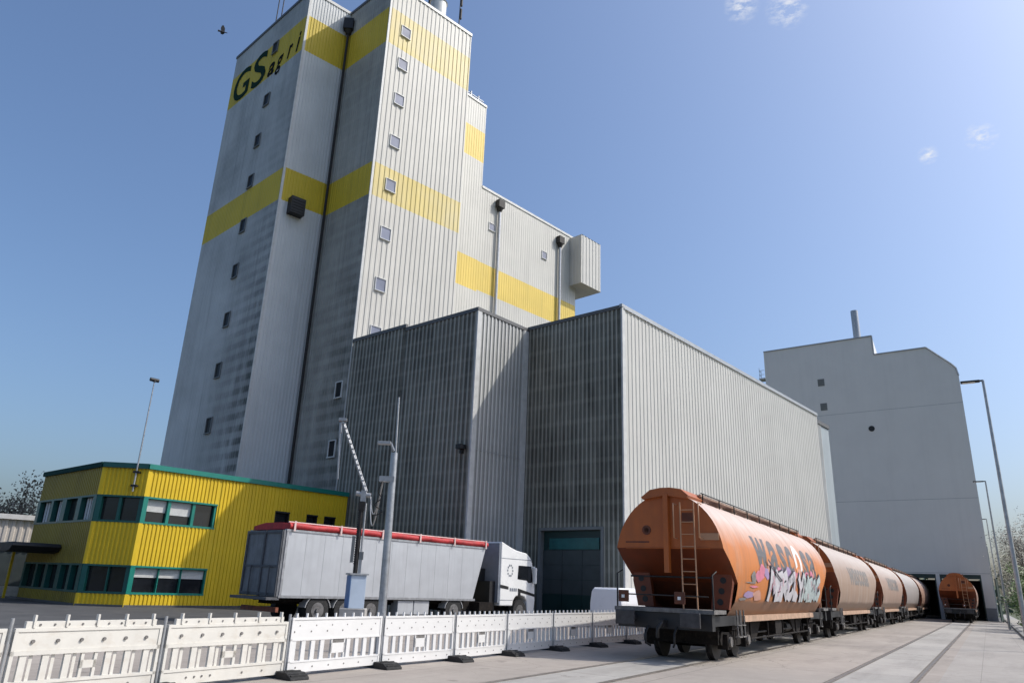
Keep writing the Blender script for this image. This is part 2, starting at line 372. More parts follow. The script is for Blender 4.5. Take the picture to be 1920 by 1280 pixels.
for z in (47.0, 41.4, 37.4, 33.4, 29.2, 25.1, 20.9, 16.7, 12.35): window(tower, t1l, t1r, 7.9 if z < 40 else 8.3, z, .8, 1.15, .035, M_['frame_grey'], M_['glass_dark'], .06, True, .09)
for z in (14.4, 10.2): window(tower, t2l, t2r, 4.95, z, .7, 1.1, .04, M_['frame_white'], M_['glass_dark'], .07)
# louvre box on the shaft side
o, d, n, L = wall_frame(t1r, t2l)
c = MB(); c.frame(o, d, n, UP, .72, 1.9, .02, .75, 28.75, 30.15)
for i in range(5): c.frame(o, d, n, UP, .78, 1.84, .76, .80, 28.9 + i * .24, 29.0 + i * .24)
c.build('vent_box', M_['black'], tower, world=True)
# hopper and downpipe in the inner corner
c = MB(); q = Vector((t2l[0], t2l[1], 0)) + az(171) * .42
c.tube([q + UP * 3, q + UP * 48.2], .11, 8); c.build('downpipe', M_['dark_steel'], tower, world=True)
c = MB(); c.frame(q, az(88), az(178), UP, -.42, .42, -.4, .42, 48.1, 49.2); c.tube([q + UP * 47.7, q + UP * 48.1], .17, 8, r1=.38); c.build('rain_hopper', M_['black'], tower, world=True)

# lettering on the shaft front
def glyph_mesh(txt, extrude=0, bold=0.0, shear=0):
    cu = bpy.data.curves.new('lettering', 'FONT'); cu.body = txt; cu.size = 1; cu.offset = bold; cu.shear = shear; cu.resolution_u = 4
    ob = bpy.data.objects.new('lettering', cu); COL.objects.link(ob)
    dg = bpy.context.evaluated_depsgraph_get(); me = bpy.data.meshes.new_from_object(ob.evaluated_get(dg))
    bpy.data.objects.remove(ob); bpy.data.curves.remove(cu)
    return me
def letter_on_wall(txt, P0, P1, a0, a1, z0, z1, bold, m, parent, shear=0, off=.035, thick=.015):
    o, d, n, L = wall_frame(P0, P1)
    me = glyph_mesh(txt, bold=bold, shear=shear); bm = bmesh.new(); bm.from_mesh(me)
    xs = [v.co.x for v in bm.verts]; ys = [v.co.y for v in bm.verts]; lx, hx, ly, hy = min(xs), max(xs), min(ys), max(ys)
    ex = bmesh.ops.extrude_face_region(bm, geom=list(bm.faces)); top = {v for v in ex['geom'] if isinstance(v, bmesh.types.BMVert)}
    b = MB(); idx = {}
    for v in bm.verts:
        idx[v] = len(b.v)
        b.v.append(o + d * (a0 + (v.co.x - lx) / (hx - lx) * (a1 - a0)) + n * (off + (thick if v in top else 0)) + UP * (z0 + (v.co.y - ly) / (hy - ly) * (z1 - z0)))
    for f in bm.faces: b.f.append([idx[v] for v in f.verts]); b.m.append(0); b.sm.append(False)
    bm.free()
    return b.build('letter', m, parent, world=True)
letter_on_wall('G', t1l, t1r, .85, 3.9, 44.25, 47.7, .012, M_['letter_green'], tower)
letter_on_wall('S', t1l, t1r, 4.5, 7.0, 44.15, 47.8, .012, M_['letter_green'], tower)
letter_on_wall('a', t1l, t1r, 7.55, 8.7, 44.1, 45.45, .02, M_['letter_black'], tower, .25)
letter_on_wall('g', t1l, t1r, 8.95, 10.1, 43.6, 45.45, .02, M_['letter_black'], tower, .25)
letter_on_wall('r', t1l, t1r, 10.85, 11.6, 44.4, 45.75, .02, M_['letter_black'], tower, .25)
letter_on_wall('i', t1l, t1r, 12.25, 12.8, 44.4, 46.35, .02, M_['letter_black'], tower, .25)

# masts and tank on the tower roof
def onwall(P0, P1, a, back, z):
    o, d, n, L = wall_frame(P0, P1); return o + d * a - n * back + UP * z
ob = onwall(t1l, t1r, 6.2, .5, ZT - .12)
r = thing('roof_antenna', 'pair of thin dark antenna rods on the roof edge above the dark green letters', 'antenna', ob)
for dx, h in ((0, 4.4), (.45, 4.2)):
    b = MB(); b.tube([ob + d * 0 + A * dx, ob + A * dx + UP * h], .05, 6); b.build('rod', M_['dark_steel'], r, world=True)
b = MB(); b.frame(ob, A, AP, UP, -.1, .6, -.05, .05, .8, .9); b.build('bracket', M_['dark_steel'], r, world=True)
ob = onwall(t2r, t2b, 7.6, .35, ZT - .12)
r = thing('roof_antenna', 'dark antenna mast with cylinders at the far corner of the sunlit tower roof', 'antenna', ob)
b = MB(); b.tube([ob, ob + UP * 5.5], .05, 6); b.build('mast', M_['dark_steel'], r, world=True)
for z in (1.4, 2.9, 4.3):
    b = MB(); b.tube([ob + UP * z + A * .12, ob + UP * (z + 1.1) + A * .12], .13, 8); b.build('antenna_cylinder', M_['dark_steel'], r, world=True)
ob = onwall(t2r, t2b, 5.6, 1.0, ZT - .12)
r = thing('roof_ventilator', 'white ventilator box on the roof of the sunlit tower shaft', 'ventilator', ob)
b = MB(); b.tube([ob, ob + UP * 2.1], .75, 14); b.build('drum', M_['tank_white'], r, world=True)
b = MB(); b.tube([ob + UP * 2.1, ob + UP * 2.35], .85, 14, r1=.3); b.build('lid', M_['tank_white'], r, world=True)
b = MB(); b.tube([ob + A * -1.1 + UP * 0, ob + A * -1.1 + UP * 2.6], .12, 8); b.tube([ob + A * -1.1 + UP * 2.3, ob + A * -.7 + UP * 2.3], .1, 8); b.build('pipe', M_['dark_steel'], r, world=True)

# ------------------------------------------------------------------ silo block behind
S0 = Vector((-5.73, 65.48, 0)); SD = Vector((12.87, 13.52, 0)).normalized(); SP = Vector((SD.y, -SD.x, 0))
silo = thing('silo_building', 'smooth pale silo building with yellow stripe behind the grain tower', 'silo', (0, 78, 0))
Sl = S0 - SD * 6; Sa = S0 + SD * 2.85; Se = S0 + SD * 18.67
w = MB(); corr(w, Sl, Sa, [(0, 29.4, 0), (29.4, 32.8, 1), (32.8, 44.05, 0), (44.05, 47.7, 1), (47.7, 51.2, 0)], .34, .02)
w.build('wall', [M_['silo'], M_['silo_yellow']], silo, world=True)
w = MB(); corr(w, Sa, Se, [(0, 29.6, 0), (29.6, 32.75, 1), (32.75, 41.35, 0)], .34, .02); w.build('wall', [M_['silo'], M_['silo_yellow']], silo, world=True)
w = MB()
flat(w, Se, Se - SP * 16, 0, 41.35); flat(w, Se - SP * 16, Sl - SP * 16, 0, 41.35); flat(w, Sl - SP * 16, Sl, 0, 51.2)
flat(w, Sa, Sa - SP * 16, 41.2, 51.2); flat(w, Sa - SP * 16, Sl - SP * 16, 41.35, 51.2); w.build('wall', M_['silo'], silo, world=True)
w = MB(); roof_poly(w, [Sl, Sa, Sa - SP * 16, Sl - SP * 16], 51.1); roof_poly(w, [Sa, Se, Se - SP * 16, Sa - SP * 16], 41.25); w.build('roof', M_['roofing'], silo, world=True)
for p, q, z in ((Sl, Sa, 51.2), (Sa, Se, 41.35), (Sa, Sa - SP * 16, 51.2)):
    c = MB(); capping(c, p, q, z, .2); c.build('roof_edge', M_['trim_light'], silo, world=True)
c = MB()
for a in (.8, 1.9): c.tube([S0 + SD * a + UP * 51 - SP * .4, S0 + SD * a + UP * 52.2 - SP * .4], .1, 6)
c.tube([S0 + SD * .2 + UP * 51.9 - SP * .4, S0 + SD * 2.7 + UP * 51.9 - SP * .4], .05, 6); c.build('roof_railing', M_['steel'], silo, world=True)
for a, z1 in ((5.35, 39.6), (15.45, 39.3)):
    c = MB(); p = S0 + SD * a + SP * .28; c.tube([p + UP * 18, p + UP * z1], .17, 8); c.build('downpipe', M_['steel'], silo, world=True)
    c = MB(); c.frame(p, SD, SP, UP, -.45, .4, -.22, .35, z1 + .1, z1 + .95); c.tube([p + UP * (z1 - .4), p + UP * (z1 + .1)], .18, 8, r1=.36); c.build('rain_hopper', M_['dark_steel'], silo, world=True)
window(silo, S0, S0 + SD, 4.55, 37.2, .8, .8, .02, M_['frame_white'], M_['glass_blue'], .05)
window(silo, S0, S0 + SD, 13.0, 37.1, .75, .85, .02, M_['frame_white'], M_['glass_blue'], .05)
# overhanging box
Bo = S0 + SD * 17.55
w = MB(); corr(w, Bo, Bo + SP * 1.75, [(34.9, 41.0, 0)], .5, .03); corr(w, Bo + SP * 1.75, Bo + SP * 1.75 + SD * 3.7, [(34.9, 41.0, 0)], .62, .05)
flat(w, Bo + SP * 1.75 + SD * 3.7, Bo + SD * 3.7 - SP * 3, 34.9, 41); flat(w, Bo + SD * 3.7 - SP * 3, Bo + SD * 1.15 - SP * 3, 34.9, 41)
roof_poly(w, [Bo, Bo + SP * 1.8, Bo + SP * 1.8 + SD * 3.75, Bo + SD * 3.75 - SP * 3, Bo - SP * 3], 41.02); roof_poly(w, [Bo - SD * .03, Bo + SP * 1.83 - SD * .03, Bo + SP * 1.83 + SD * 3.75, Bo + SD * 3.75 - SP * 3, Bo - SP * 3], 34.88)
w.build('overhanging_box', M_['wh_side'], silo, world=True)

# ------------------------------------------------------------------ loading block and warehouse
bl0 = (-11.30, 49.52); bst = (-7.02, 45.82); b1 = (-2.12, 41.56); b2 = (1.05, 45.2); b3 = (6.45, 40.5)
ZB = 17.65
blk = thing('loading_block', 'grimy dark corrugated block with a sunlit side, between grain tower and warehouse', 'building', (-4, 47, 0))
w = MB(); corr(w, bl0, bst, [(0, ZB + .25, 0)], .36, .06, 1); w.build('wall', [M_['block_front'], M_['block_crest']], blk, world=True)
w = MB(); corr(w, bst, b1, [(0, ZB, 0)], .36, .06, 1); w.build('wall', [M_['block_front'], M_['block_crest']], blk, world=True)
w = MB(); corr(w, b1, b2, [(0, ZB, 0)], .34, .05, 1); w.build('wall', [M_['block_side_valley'], M_['block_side']], blk, world=True)
w = MB(); roof_poly(w, [bl0, bst, b1, b2, (9, 54.5), (-4.9, 55.6)], ZB - .1); w.build('roof', M_['roofing'], blk, world=True)
for p, q, z, h_, e_ in ((bl0, bst, ZB + .25, .18, 0), (bst, b1, ZB, .18, 0), (b1, b2, ZB, .16, .1)):
    c = MB(); capping(c, p, q, z, h_, e0=e_); c.build('roof_edge', M_['trim_dark'], blk, world=True)
o, d, n, L = wall_frame(b1, b2)
for q_ in ((-.07, .3, -.04, .075), (L - .5, L - .02, 0, .09)):
    c = MB(); c.frame(o, d, n, UP, *q_, 0, ZB - .17); c.build('corner_flashing', M_['trim_light'], blk, world=True)
c = MB(); o, d, n, L = wall_frame(b1, b2); c.frame(o, d, n, UP, .31, L - .52, .04, .054, 9.08, 9.11); c.build('panel_lap', M_['trim'], blk, world=True)
c = MB(); o, d, n, L = wall_frame(bl0, b1); c.frame(o, d, n, UP, L - .75, L - .35, .05, .5, 9.05, 9.3); c.frame(o, d, n, UP, L - .62, L - .48, .05, .3, 8.8, 9.05); c.build('wall_lamp', M_['black'], blk, world=True)

wh = thing('warehouse', 'long corrugated warehouse with a dark front and bright sunlit side, behind the wagons', 'warehouse', (16, 52, 0))
whe = Vector((6.45, 40.5, 0)) + A * 33.4; whx = Vector((6.45, 40.5, 0)) + A * 37.2
o, d, n, L = wall_frame(b2, b3); P = lambda a: o + d * a
for a0, a1, z0 in ((0, 1.5, 0), (1.5, 5.7, 4.85), (5.7, L, 0)):
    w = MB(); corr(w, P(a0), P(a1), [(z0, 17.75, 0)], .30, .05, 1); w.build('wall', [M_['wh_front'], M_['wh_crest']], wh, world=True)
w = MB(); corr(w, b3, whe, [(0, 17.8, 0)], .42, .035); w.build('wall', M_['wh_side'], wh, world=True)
w = MB(); flat(w, whe, whe - AP * 12, 0, 17.8); flat(w, whe - AP * 12, Vector((1.05, 45.2, 0)), 0, 17.8); w.build('wall', M_['wh_side'], wh, world=True)
w = MB(); roof_poly(w, [b2, b3, whe, whe - AP * 8], 17.7); w.build('roof', M_['roofing'], wh, world=True)
c = MB(); capping(c, b2, b3, 17.75, .16); c.build('roof_edge', M_['trim_dark'], wh, world=True)
c = MB(); capping(c, b3, whe, 17.8, .12, e0=.1); c.build('roof_edge', M_['trim'], wh, world=True)
c = MB(); o2_, d2_, n2_, L2_ = wall_frame(b3, whe); c.frame(o2_, d2_, n2_, UP, .12, L2_ - .02, .092, .12, 17.585, 17.66); c.build('gutter', M_['trim'], wh, world=True)
c = MB(); c.frame(o2_, d2_, n2_, UP, -.06, .26, -.04, .07, 0, 17.66); c.build('corner_flashing', M_['trim_light'], wh, world=True)
# sectional door
dr = MB(); dr.frame(o, d, n, UP, 1.5, 5.7, -.5, -.25, 0, .02)
dm = MB(); x0, x1 = 1.52, 5.68
for z0, z1, mi in ((0, 1.35, 1), (1.37, 2.15, 0), (2.17, 2.95, 0), (2.97, 3.75, 0)):
    for k in range(3): dm.frame(o, d, n, UP, x0 + k * 1.39, x0 + (k + 1) * 1.39 - .03, -.22, -.18, z0, z1, mi)
dm.frame(o, d, n, UP, x0 + .45, x1 - .25, -.21, -.16, 3.80, 4.42, 2)
dm.frame(o, d, n, UP, x0, x1, -.26, -.225, 0, 4.83, 1)
do = dm.build('door', [M_['door_dark'], M_['door_green'], M_['door_teal']], wh, world=True)
c = MB(); c.frame(o, d, n, UP, 1.32, 1.5, -.25, .10, 0, 4.84); c.frame(o, d, n, UP, 5.7, 5.88, -.25, .10, 0, 4.84); c.frame(o, d, n, UP, 1.32, 5.88, -.25, .10, 4.845, 5.0)
f = c.build('frame', M_['frame_grey'], wh, world=True); f.parent = do
# extension at the far end
ext = thing('warehouse_extension', 'narrow blue-grey metal extension at the far end of the warehouse', 'building', (29, 66, 0))
e0 = whe + A * .05 - AP * .25; e1 = whx - AP * .25
w = MB(); flat(w, e0 + A * 1.55, e1, 0, 17.3); flat(w, e1, e1 - AP * 10, 0, 17.3); flat(w, e1 - AP * 10, e0 - AP * 10, 0, 17.3)
w.build('wall', M_['ext'], ext, world=True)
w = MB(); corr(w, e0, e0 + A * 1.5, [(0, 17.3, 0)], .3, .05); w.build('wall', M_['block_side'], ext, world=True)
w = MB(); roof_poly(w, [e0, e1, e1 - AP * 10, e0 - AP * 10], 17.28); w.build('roof', M_['roofing'], ext, world=True)
c = MB(); capping(c, e0, e1, 17.35, .3, out=.12); c.build('roof_edge', M_['trim_dark'], ext, world=True)

# ------------------------------------------------------------------ train loading hall (far)
FO = tp(78, 1.9); FB = az(127); FN = Vector((FB.y, -FB.x, 0))      # FB: left to right along the front, FN: outward (towards the camera)
hall = thing('train_loading_hall', 'tall plain grey hall with two track openings where the trains enter', 'loading hall', FO)
FD = az(30.5)
F = lambda a, b, z: FO + FB * a + FD * b + UP * z
DEP = 26
outl = [(-17.2, 0), (-17.2, 34.2), (-3.6, 34.2), (-3.2, 31.65), (2.7, 31.65), (5.1, 29.2), (5.55, 28.6), (5.72, 27.6), (5.72, 0)]
w = MB()
# front in pieces round the two openings (z up to 4.8)
for a0, a1 in ((-17.2, -3.9), (.30, .70), (4.72, 5.72)): w.add([F(a0, 0, 0), F(a1, 0, 0), F(a1, 0, 4.8), F(a0, 0, 4.8)], [(0, 1, 2, 3)])
up = [(-17.2, 4.8), (5.72, 4.8), (5.72, 27.6), (5.55, 28.6), (5.1, 29.2), (2.7, 31.65), (-3.2, 31.65), (-3.2, 34.2), (-17.2, 34.2)]
w.add([F(a, 0, z) for a, z in up], [tuple(range(len(up)))])
w.build('front_wall', M_['far'], hall, world=True)
w = MB(); pr = [(5.72, 0), (5.72, 27.6), (5.55, 28.6), (5.1, 29.2), (2.7, 31.65), (-3.2, 31.65), (-3.2, 34.2), (-17.2, 34.2), (-17.2, 0)]
for (a0, z0), (a1, z1) in zip(pr[:-1], pr[1:]): w.add([F(a0, .0, z0), F(a0, DEP, z0), F(a1, DEP, z1), F(a1, 0, z1)], [(0, 1, 2, 3)])
w.build('shell', M_['far'], hall, world=True)
c = MB()
for (a0, z0), (a1, z1) in zip(pr[1:-2], pr[2:-1]):
    p, q = F(a0, 0, z0), F(a1, 0, z1); c.tube([p + FN * .05, q + FN * .05], .09, 4, smooth=False)
c.build('roof_edge', M_['trim'], hall, world=True)
c = MB()
for z in (24.35, 13.2, 4.95): c.frame(FO, FB, FN, UP, -17.2, 5.72, 0, .008, z - .025, z + .025)
c.build('panel_joint', M_['trim'], hall, world=True)
c = MB(); c.frame(FO, FB, FN, UP, 4.72, 5.74, -.1, .04, 0, 1.35); c.build('plinth', M_['far_plinth'], hall, world=True)
for a0, a1 in ((-3.9, .3), (.7, 4.72)):
    c = MB(); c.frame(FO, FB, FN, UP, a0, a0 + .12, -.5, -.02, 0, 4.8); c.frame(FO, FB, FN, UP, a1 - .12, a1, -.5, -.02, 0, 4.8); c.frame(FO, FB, FN, UP, a0 + .13, a1 - .13, -.5, -.02, 4.35, 4.79)
    c.build('door_frame', M_['door_green'], hall, world=True)
for a, z in ((-9.95, 28.8), (-9.9, 25.5)):
    c = MB(); c.frame(FO, FB, FN, UP, a - .42, a + .42, 0, .03, z - .48, z + .48)
    for i in range(5): c.frame(FO, FB, FN, UP, a - .36, a + .36, .03, .07, z - .42 + i * .19, z - .34 + i * .19)
    c.build('vent', M_['frame_grey'], hall, world=True)
c = MB(); c.tube([F(-4.5, -.06, 22.1), F(-4.5, .02, 22.1)], .36, 16); c.build('round_vent', M_['black'], hall, world=True)
c = MB(); c.tube([F(-5.0, 1.2, 34.1), F(-5.0, 1.2, 38.4)], .46, 12); c.build('chimney', M_['steel'], hall, world=True)
c = MB(); c.frame(FO, FB, FN, UP, -18.1, -17.22, -1.4, -.05, 30.3, 30.5)
for z in (31.0, 31.6): c.tube([F(-17.3, .1, z), F(-18.0, .1, z), F(-18.0, 1.3, z)], .03, 5)
for a, b_ in ((-18.0, .1), (-18.0, 1.3)): c.tube([F(a, b_, 30.5), F(a, b_, 32)], .03, 5)
c.build('platform', M_['steel'], hall, world=True)
# inside of the hall, so that the openings look into a dark room
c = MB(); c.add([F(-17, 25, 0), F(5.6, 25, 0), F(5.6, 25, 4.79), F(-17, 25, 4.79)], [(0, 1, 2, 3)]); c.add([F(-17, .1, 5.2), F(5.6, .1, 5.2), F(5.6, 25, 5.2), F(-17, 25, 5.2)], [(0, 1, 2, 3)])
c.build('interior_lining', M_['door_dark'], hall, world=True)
gt = thing('swing_gate', 'tall dark green gate leaf standing open at the right corner of the grey hall', 'gate', F(6.05, -2.4, 0))
c = MB(); c.frame(F(6.05, -2.4, 0), FN, FB, UP, -.1, 2.3, -.04, .04, .1, 4.3); c.build('leaf', M_['door_green'], gt, world=True)
c = MB(); c.frame(F(6.05, -2.4, 0), FN, FB, UP, -.22, -.1, -.06, .06, 0, 4.5); c.build('post', M_['door_green'], gt, world=True)

# ------------------------------------------------------------------ yellow office
oc = Vector((-18.74, 38.64, 0)); CH = az(266); oc2 = oc + CH * 2.3; OB = az(311)   # chamfer runs left, end wall runs away left
ol = oc2 + OB * 8.4; oe = oc + A * 12.9
ofc = thing('office_building', 'two-storey yellow corrugated office with green window bands and a chamfered corner', 'office', (-20, 44, 0))
ZO = 7.0
def band_wall(P0, P1, ops, pitch, m, name='wall'):
    """wall with rectangular openings ops=[(a0,a1,z0,z1)], all sharing the same a-range or full width"""
    o, d, n, L = wall_frame(P0, P1)
    cuts = sorted({0, L, *[q for op in ops for q in op[:2]]})
    for a0, a1 in zip(cuts[:-1], cuts[1:]):
        if a1 - a0 < .01: continue
        zz = sorted((op[2], op[3]) for op in ops if op[0] <= a0 + 1e-4 and op[1] >= a1 - 1e-4); z = 0
        for q0, q1 in zz + [(ZO, ZO)]:
            w = MB(); corr(w, o + d * a0, o + d * a1, [(z, q0, 0)], pitch, .045); w.build(name, m, ofc, world=True); z = q1
def glazing(P0, P1, a0, a1, z0, z1, posts, blinds=(), curtains=(), fm='green', rec=.16, head=None):
    """recessed window strip; posts = a-positions of mullions"""
    o, d, n, L = wall_frame(P0, P1)
    f = MB(); fr = lambda *q: f.frame(o, d, n, UP, *q)
    fr(a0, a1, -rec - .05, .05, z0, z0 + .10); fr(a0, a1, -rec - .05, .05, z1 - .09, z1)
    for p, wd in posts: fr(p - wd / 2, p + wd / 2, -rec - .05, .045 if wd > .2 else -.03, z0 + .10, z1 - .09)
    fo = f.build('window', M_[fm], ofc, world=True)
    g = MB(); g.frame(o, d, n, UP, a0, a1, -rec - .09, -rec - .06, z0 + .02, z1 - .02); p = g.build('pane', M_['glass'], ofc, world=True); p.parent = fo
    for q0, q1, h in blinds:
        g = MB(); k = int(h / .06)
        for i in range(k): g.frame(o, d, n, UP, q0, q1, -rec - .055, -rec - .03, z1 - .1 - (i + 1) * h / k, z1 - .1 - i * h / k - .008)
        p = g.build('blind', M_['blind'], ofc, world=True); p.parent = fo
    for q0, q1 in curtains:
        g = MB(); nst = 4; wq = (q1 - q0) / nst
        for i in range(nst): g.frame(o, d, n, UP, q0 + i * wq, q0 + i * wq + wq * .72, -rec - .055, -rec - .04, z0 + .12, z1 - .12)
        p = g.build('curtain', M_['blind'], ofc, world=True); p.parent = fo
UW = (4.05, 5.40); LW = (.60, 1.98)
band_wall(oc, oe, [(.0, 4.08, *UW), (.0, 4.08, *LW), (7.75, 8.75, 4.55, 5.42), (9.95, 10.75, 4.55, 5.42), (11.25, 12.1, 4.55, 5.42)], .21, M_['office_yellow'])
band_wall(oc2, oc, [(0, 2.3, *UW), (0, 2.3, *LW)], .21, M_['office_yellow'])
band_wall(ol, oc2, [(0, 8.4, *UW), (0, 8.4, *LW)], .24, M_['office_yellow_dirty_shaded'])
glazing(oc, oe, .0, 4.08, *UW, [(.12, .24), (1.42, .16), (2.78, .16), (4.0, .1)], blinds=[(.26, 1.32, .62), (1.52, 2.68, .70)])
glazing(oc, oe, .0, 4.08, *LW, [(.12, .24), (4.06, .08), (1.5, .04), (2.7, .04)], blinds=[(.26, 4.0, .46)])
glazing(oc2, oc, 0, 2.3, *UW, [(.13, .26), (1.15, .14), (2.2, .2)], fm='green_dark')
glazing(oc2, oc, 0, 2.3, *LW, [(.13, .26), (1.25, .05), (2.2, .2)], fm='green_dark')
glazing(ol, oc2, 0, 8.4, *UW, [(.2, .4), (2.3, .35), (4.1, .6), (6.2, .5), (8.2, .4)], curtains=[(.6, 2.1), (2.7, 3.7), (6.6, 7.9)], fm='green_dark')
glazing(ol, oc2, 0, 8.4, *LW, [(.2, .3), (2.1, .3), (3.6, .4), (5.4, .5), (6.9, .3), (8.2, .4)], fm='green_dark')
for a0, a1 in ((7.75, 8.75), (9.95, 10.75), (11.25, 12.1)): glazing(oc, oe, a0, a1, 4.55, 5.42, [(a0 + .04, .08), (a1 - .04, .08)], fm='black')
w = MB(); flat(w, oe, oe - AP * 11, 0, ZO); flat(w, oe - AP * 11, ol, 0, ZO); w.build('wall', M_['office_yellow'], ofc, world=True)
w = MB(); roof_poly(w, [ol, oc2, oc, oe, oe - AP * 11], ZO - .15); w.build('roof', M_['roofing'], ofc, world=True)
for p, q, m_, e_ in ((oc, oe, 'green', .05), (oc2, oc, 'green_dark', 0), (ol, oc2, 'green_edge_dark', 0)):
    c = MB(); capping(c, p, q, ZO, .2, out=.14, e0=e_); c.build('roof_edge', M_[m_], ofc, world=True)
    c = MB(); o, d, n, L = wall_frame(p, q); c.frame(o, d, n, UP, 0, L, -.1, .06, -.02, .10); c.build('plinth', M_['trim_dark'], ofc, world=True)
for p, q in ((oc, oe), (oc2, oc)):
    o, d, n, L = wall_frame(p, q)
    for z0, z1 in ((0, LW[0]), (LW[1], UW[0]), (UW[1], ZO - .21)):
        c = MB(); c.frame(o, d, n, UP, -.03, .12, -.05, .055, z0, z1 - .003); c.build('corner_flashing', M_['office_yellow'], ofc, world=True)
# floodlight mast on the office roof corner
mp = oc + Vector((-.55, .05, 0)) + az(176) * .28
r = thing('camera_mast', 'thin pole with a dark camera head fixed to the chamfered corner of the yellow office', 'mast', mp + UP * 5.6)
b = MB(); b.tube([mp + UP * 5.6, mp + UP * 11.5], .045, 8, r1=.03); b.build('pole', M_['steel'], r, world=True)
b = MB(); b.tube([mp + UP * 11.45, mp + UP * 11.55], .1, 8); b.tube([mp + UP * 11.55 + A * -.24, mp + UP * 11.55 + A * .22], .1, 8); b.build('camera_head', M_['black'], r, world=True)
b = MB()
for z in (5.9, 6.6): b.frame(mp + UP * z, az(266), az(176), UP, -.15, .15, -.26, .05, -.05, .05)
b.build('bracket', M_['black'], r, world=True)
# entrance canopy
o, d, n, L = wall_frame(ol, oc2)
cn = thing('entrance_canopy', 'black flat entrance canopy on yellow posts at the left wall of the office', 'canopy', o + d * 2.6 + n * 1.4)
b = MB(); b.prism([(-1.0, 2.68), (4.4, 2.42), (5.0, 2.5), (5.3, 2.75), (5.1, 2.92), (3.6, 2.9), (-1.0, 2.86)], lambda u, v, q: o + d * u + n * q + UP * v, .08, 2.4); b.build('roof', M_['black'], cn, world=True, bevel=.04)
for a, q in ((-.6, 2.2), (1.4, 2.2), (-.6, .5)):
    b = MB(); b.frame(o, d, n, UP, a - .06, a + .06, q - .06, q + .06, 0, 2.7); b.build('post', M_['office_yellow'], cn, world=True)
ps = o + d * .35 + n * 2.55
sg = thing('notice_board', 'small white notice board on a post under the black entrance canopy', 'sign', ps)
b = MB(); b.frame(ps, d, n, UP, -.04, .04, -.04, .04, 0, 1.2); b.build('post', M_['dark_steel'], sg, world=True)
b = MB(); b.frame(ps, d, n, UP, -.22, .22, .05, .09, .95, 1.45); b.build('board', M_['pale'], sg, world=True)

# ------------------------------------------------------------------ low hall far left
HL = Vector((-45, 38.0, 0)); HD = Vector((.838, .545, 0)).normalized(); HN = Vector((HD.y, -HD.x, 0))
lh = thing('low_hall', 'low pale corrugated hall at the left edge behind the office', 'hall', HL + HD * 9)
w = MB(); corr(w, HL, HL + HD * 18.4, [(2.85, 4.5, 0)], .4, .05); w.build('upper_wall', M_['low_hall'], lh, world=True)
w = MB(); w.frame(HL, HD, HN, UP, 0, 18.4, -9, -.15, 0, 2.85, 0); w.build('bay_shade', M_['door_dark'], lh, world=True)  # solid dark box stands in for the shade of the open bay
w = MB(); w.frame(HL, HD, HN, UP, 0, 18.4, -9, -.1, 2.86, 4.5); w.frame(HL, HD, HN, UP, -.2, 18.6, -9.2, .25, 4.5, 4.8); w.build('roof', M_['pale'], lh, world=True)
w = MB(); w.frame(HL, HD, HN, UP, 0, 18.4, .1, .9, 0, .55); w.build('loading_ramp', M_['concrete_base'], lh, world=True)

# ------------------------------------------------------------------ grain wagons
AX, AZ_, ZC = 1.54, 1.78, 2.55
def lat(z):
    if z >= ZC: return AX * math.sqrt(max(0, 1 - ((z - ZC) / AZ_) ** 2))
    if z >= 1.5: return AX * math.sqrt(1 - ((ZC - z) / 2.3) ** 2)
    return 1.37 + (z - 1.5) / .35 * .24
ZS = [ZC + AZ_ * math.sin(R(k)) for k in (88, 80, 72, 64, 57, 50, 43, 36, 29, 22, 14.7, 9.7, 0)] + [2.38, 2.2, 2.0, 1.85, 1.7, 1.6, 1.5, 1.15]
ZS[11] = 2.85
WL = 15.2
def xs_(z): return max(0, min(1.3, (2.85 - z) * 1.5))
def lofted(m):
    b = MB(); vs = []; n = len(ZS)
    for sd in (-1, 1):
        for z in ZS:
            y = sd * lat(z); x = xs_(z); vs += [(x, y, z), (WL - x, y, z)]
    fs = []
    for k in (0, 1):
        for i in range(n - 1): q = k * 2 * n + 2 * i; fs.append((q, q + 1, q + 3, q + 2))
    fs.append((0, 1, 2 * n + 1, 2 * n))
    b.add(vs, fs, 0, True)
    return b
def side_point(x, z, off=.004): return Vector((x, -lat(z) - off, z))
def paint(shapes, name, mats, parent, off=.004):
    """shapes: list of (polygon [(x, z)...] or mesh, material index); cut at the tank's facets and laid on its curved side"""
    b = MB()
    for k, (pg, mi) in enumerate(shapes):
        bm = bmesh.new()
        if isinstance(pg, bpy.types.Mesh): bm.from_mesh(pg)
        else: bm.faces.new([bm.verts.new((x, z, 0)) for x, z in pg])
        for z in ZS:
            bmesh.ops.bisect_plane(bm, geom=list(bm.verts) + list(bm.edges) + list(bm.faces), plane_co=(0, z, 0), plane_no=(0, 1, 0))
        bmesh.ops.triangulate(bm, faces=list(bm.faces))
        idx = {}
        for v in bm.verts: idx[v] = len(b.v); b.v.append(pl_(v.co.x, v.co.y, off + .0003 * k))
        for f in bm.faces: b.f.append([idx[v] for v in f.verts]); b.m.append(mi); b.sm.append(False)
        bm.free()
    return b.build(name, mats, parent)
def pl_(x, z, off):
    # piecewise-linear side surface (matches the mesh facets)
    for z1, z0 in zip(ZS[:-1], ZS[1:]):
        if z0 - 1e-6 <= z <= z1 + 1e-6:
            t = (z - z0) / (z1 - z0); y = lat(z0) + (lat(z1) - lat(z0)) * t
            return Vector((x, -y - off, z))
    return Vector((x, -lat(max(1.16, min(4.3, z))) - off, z))
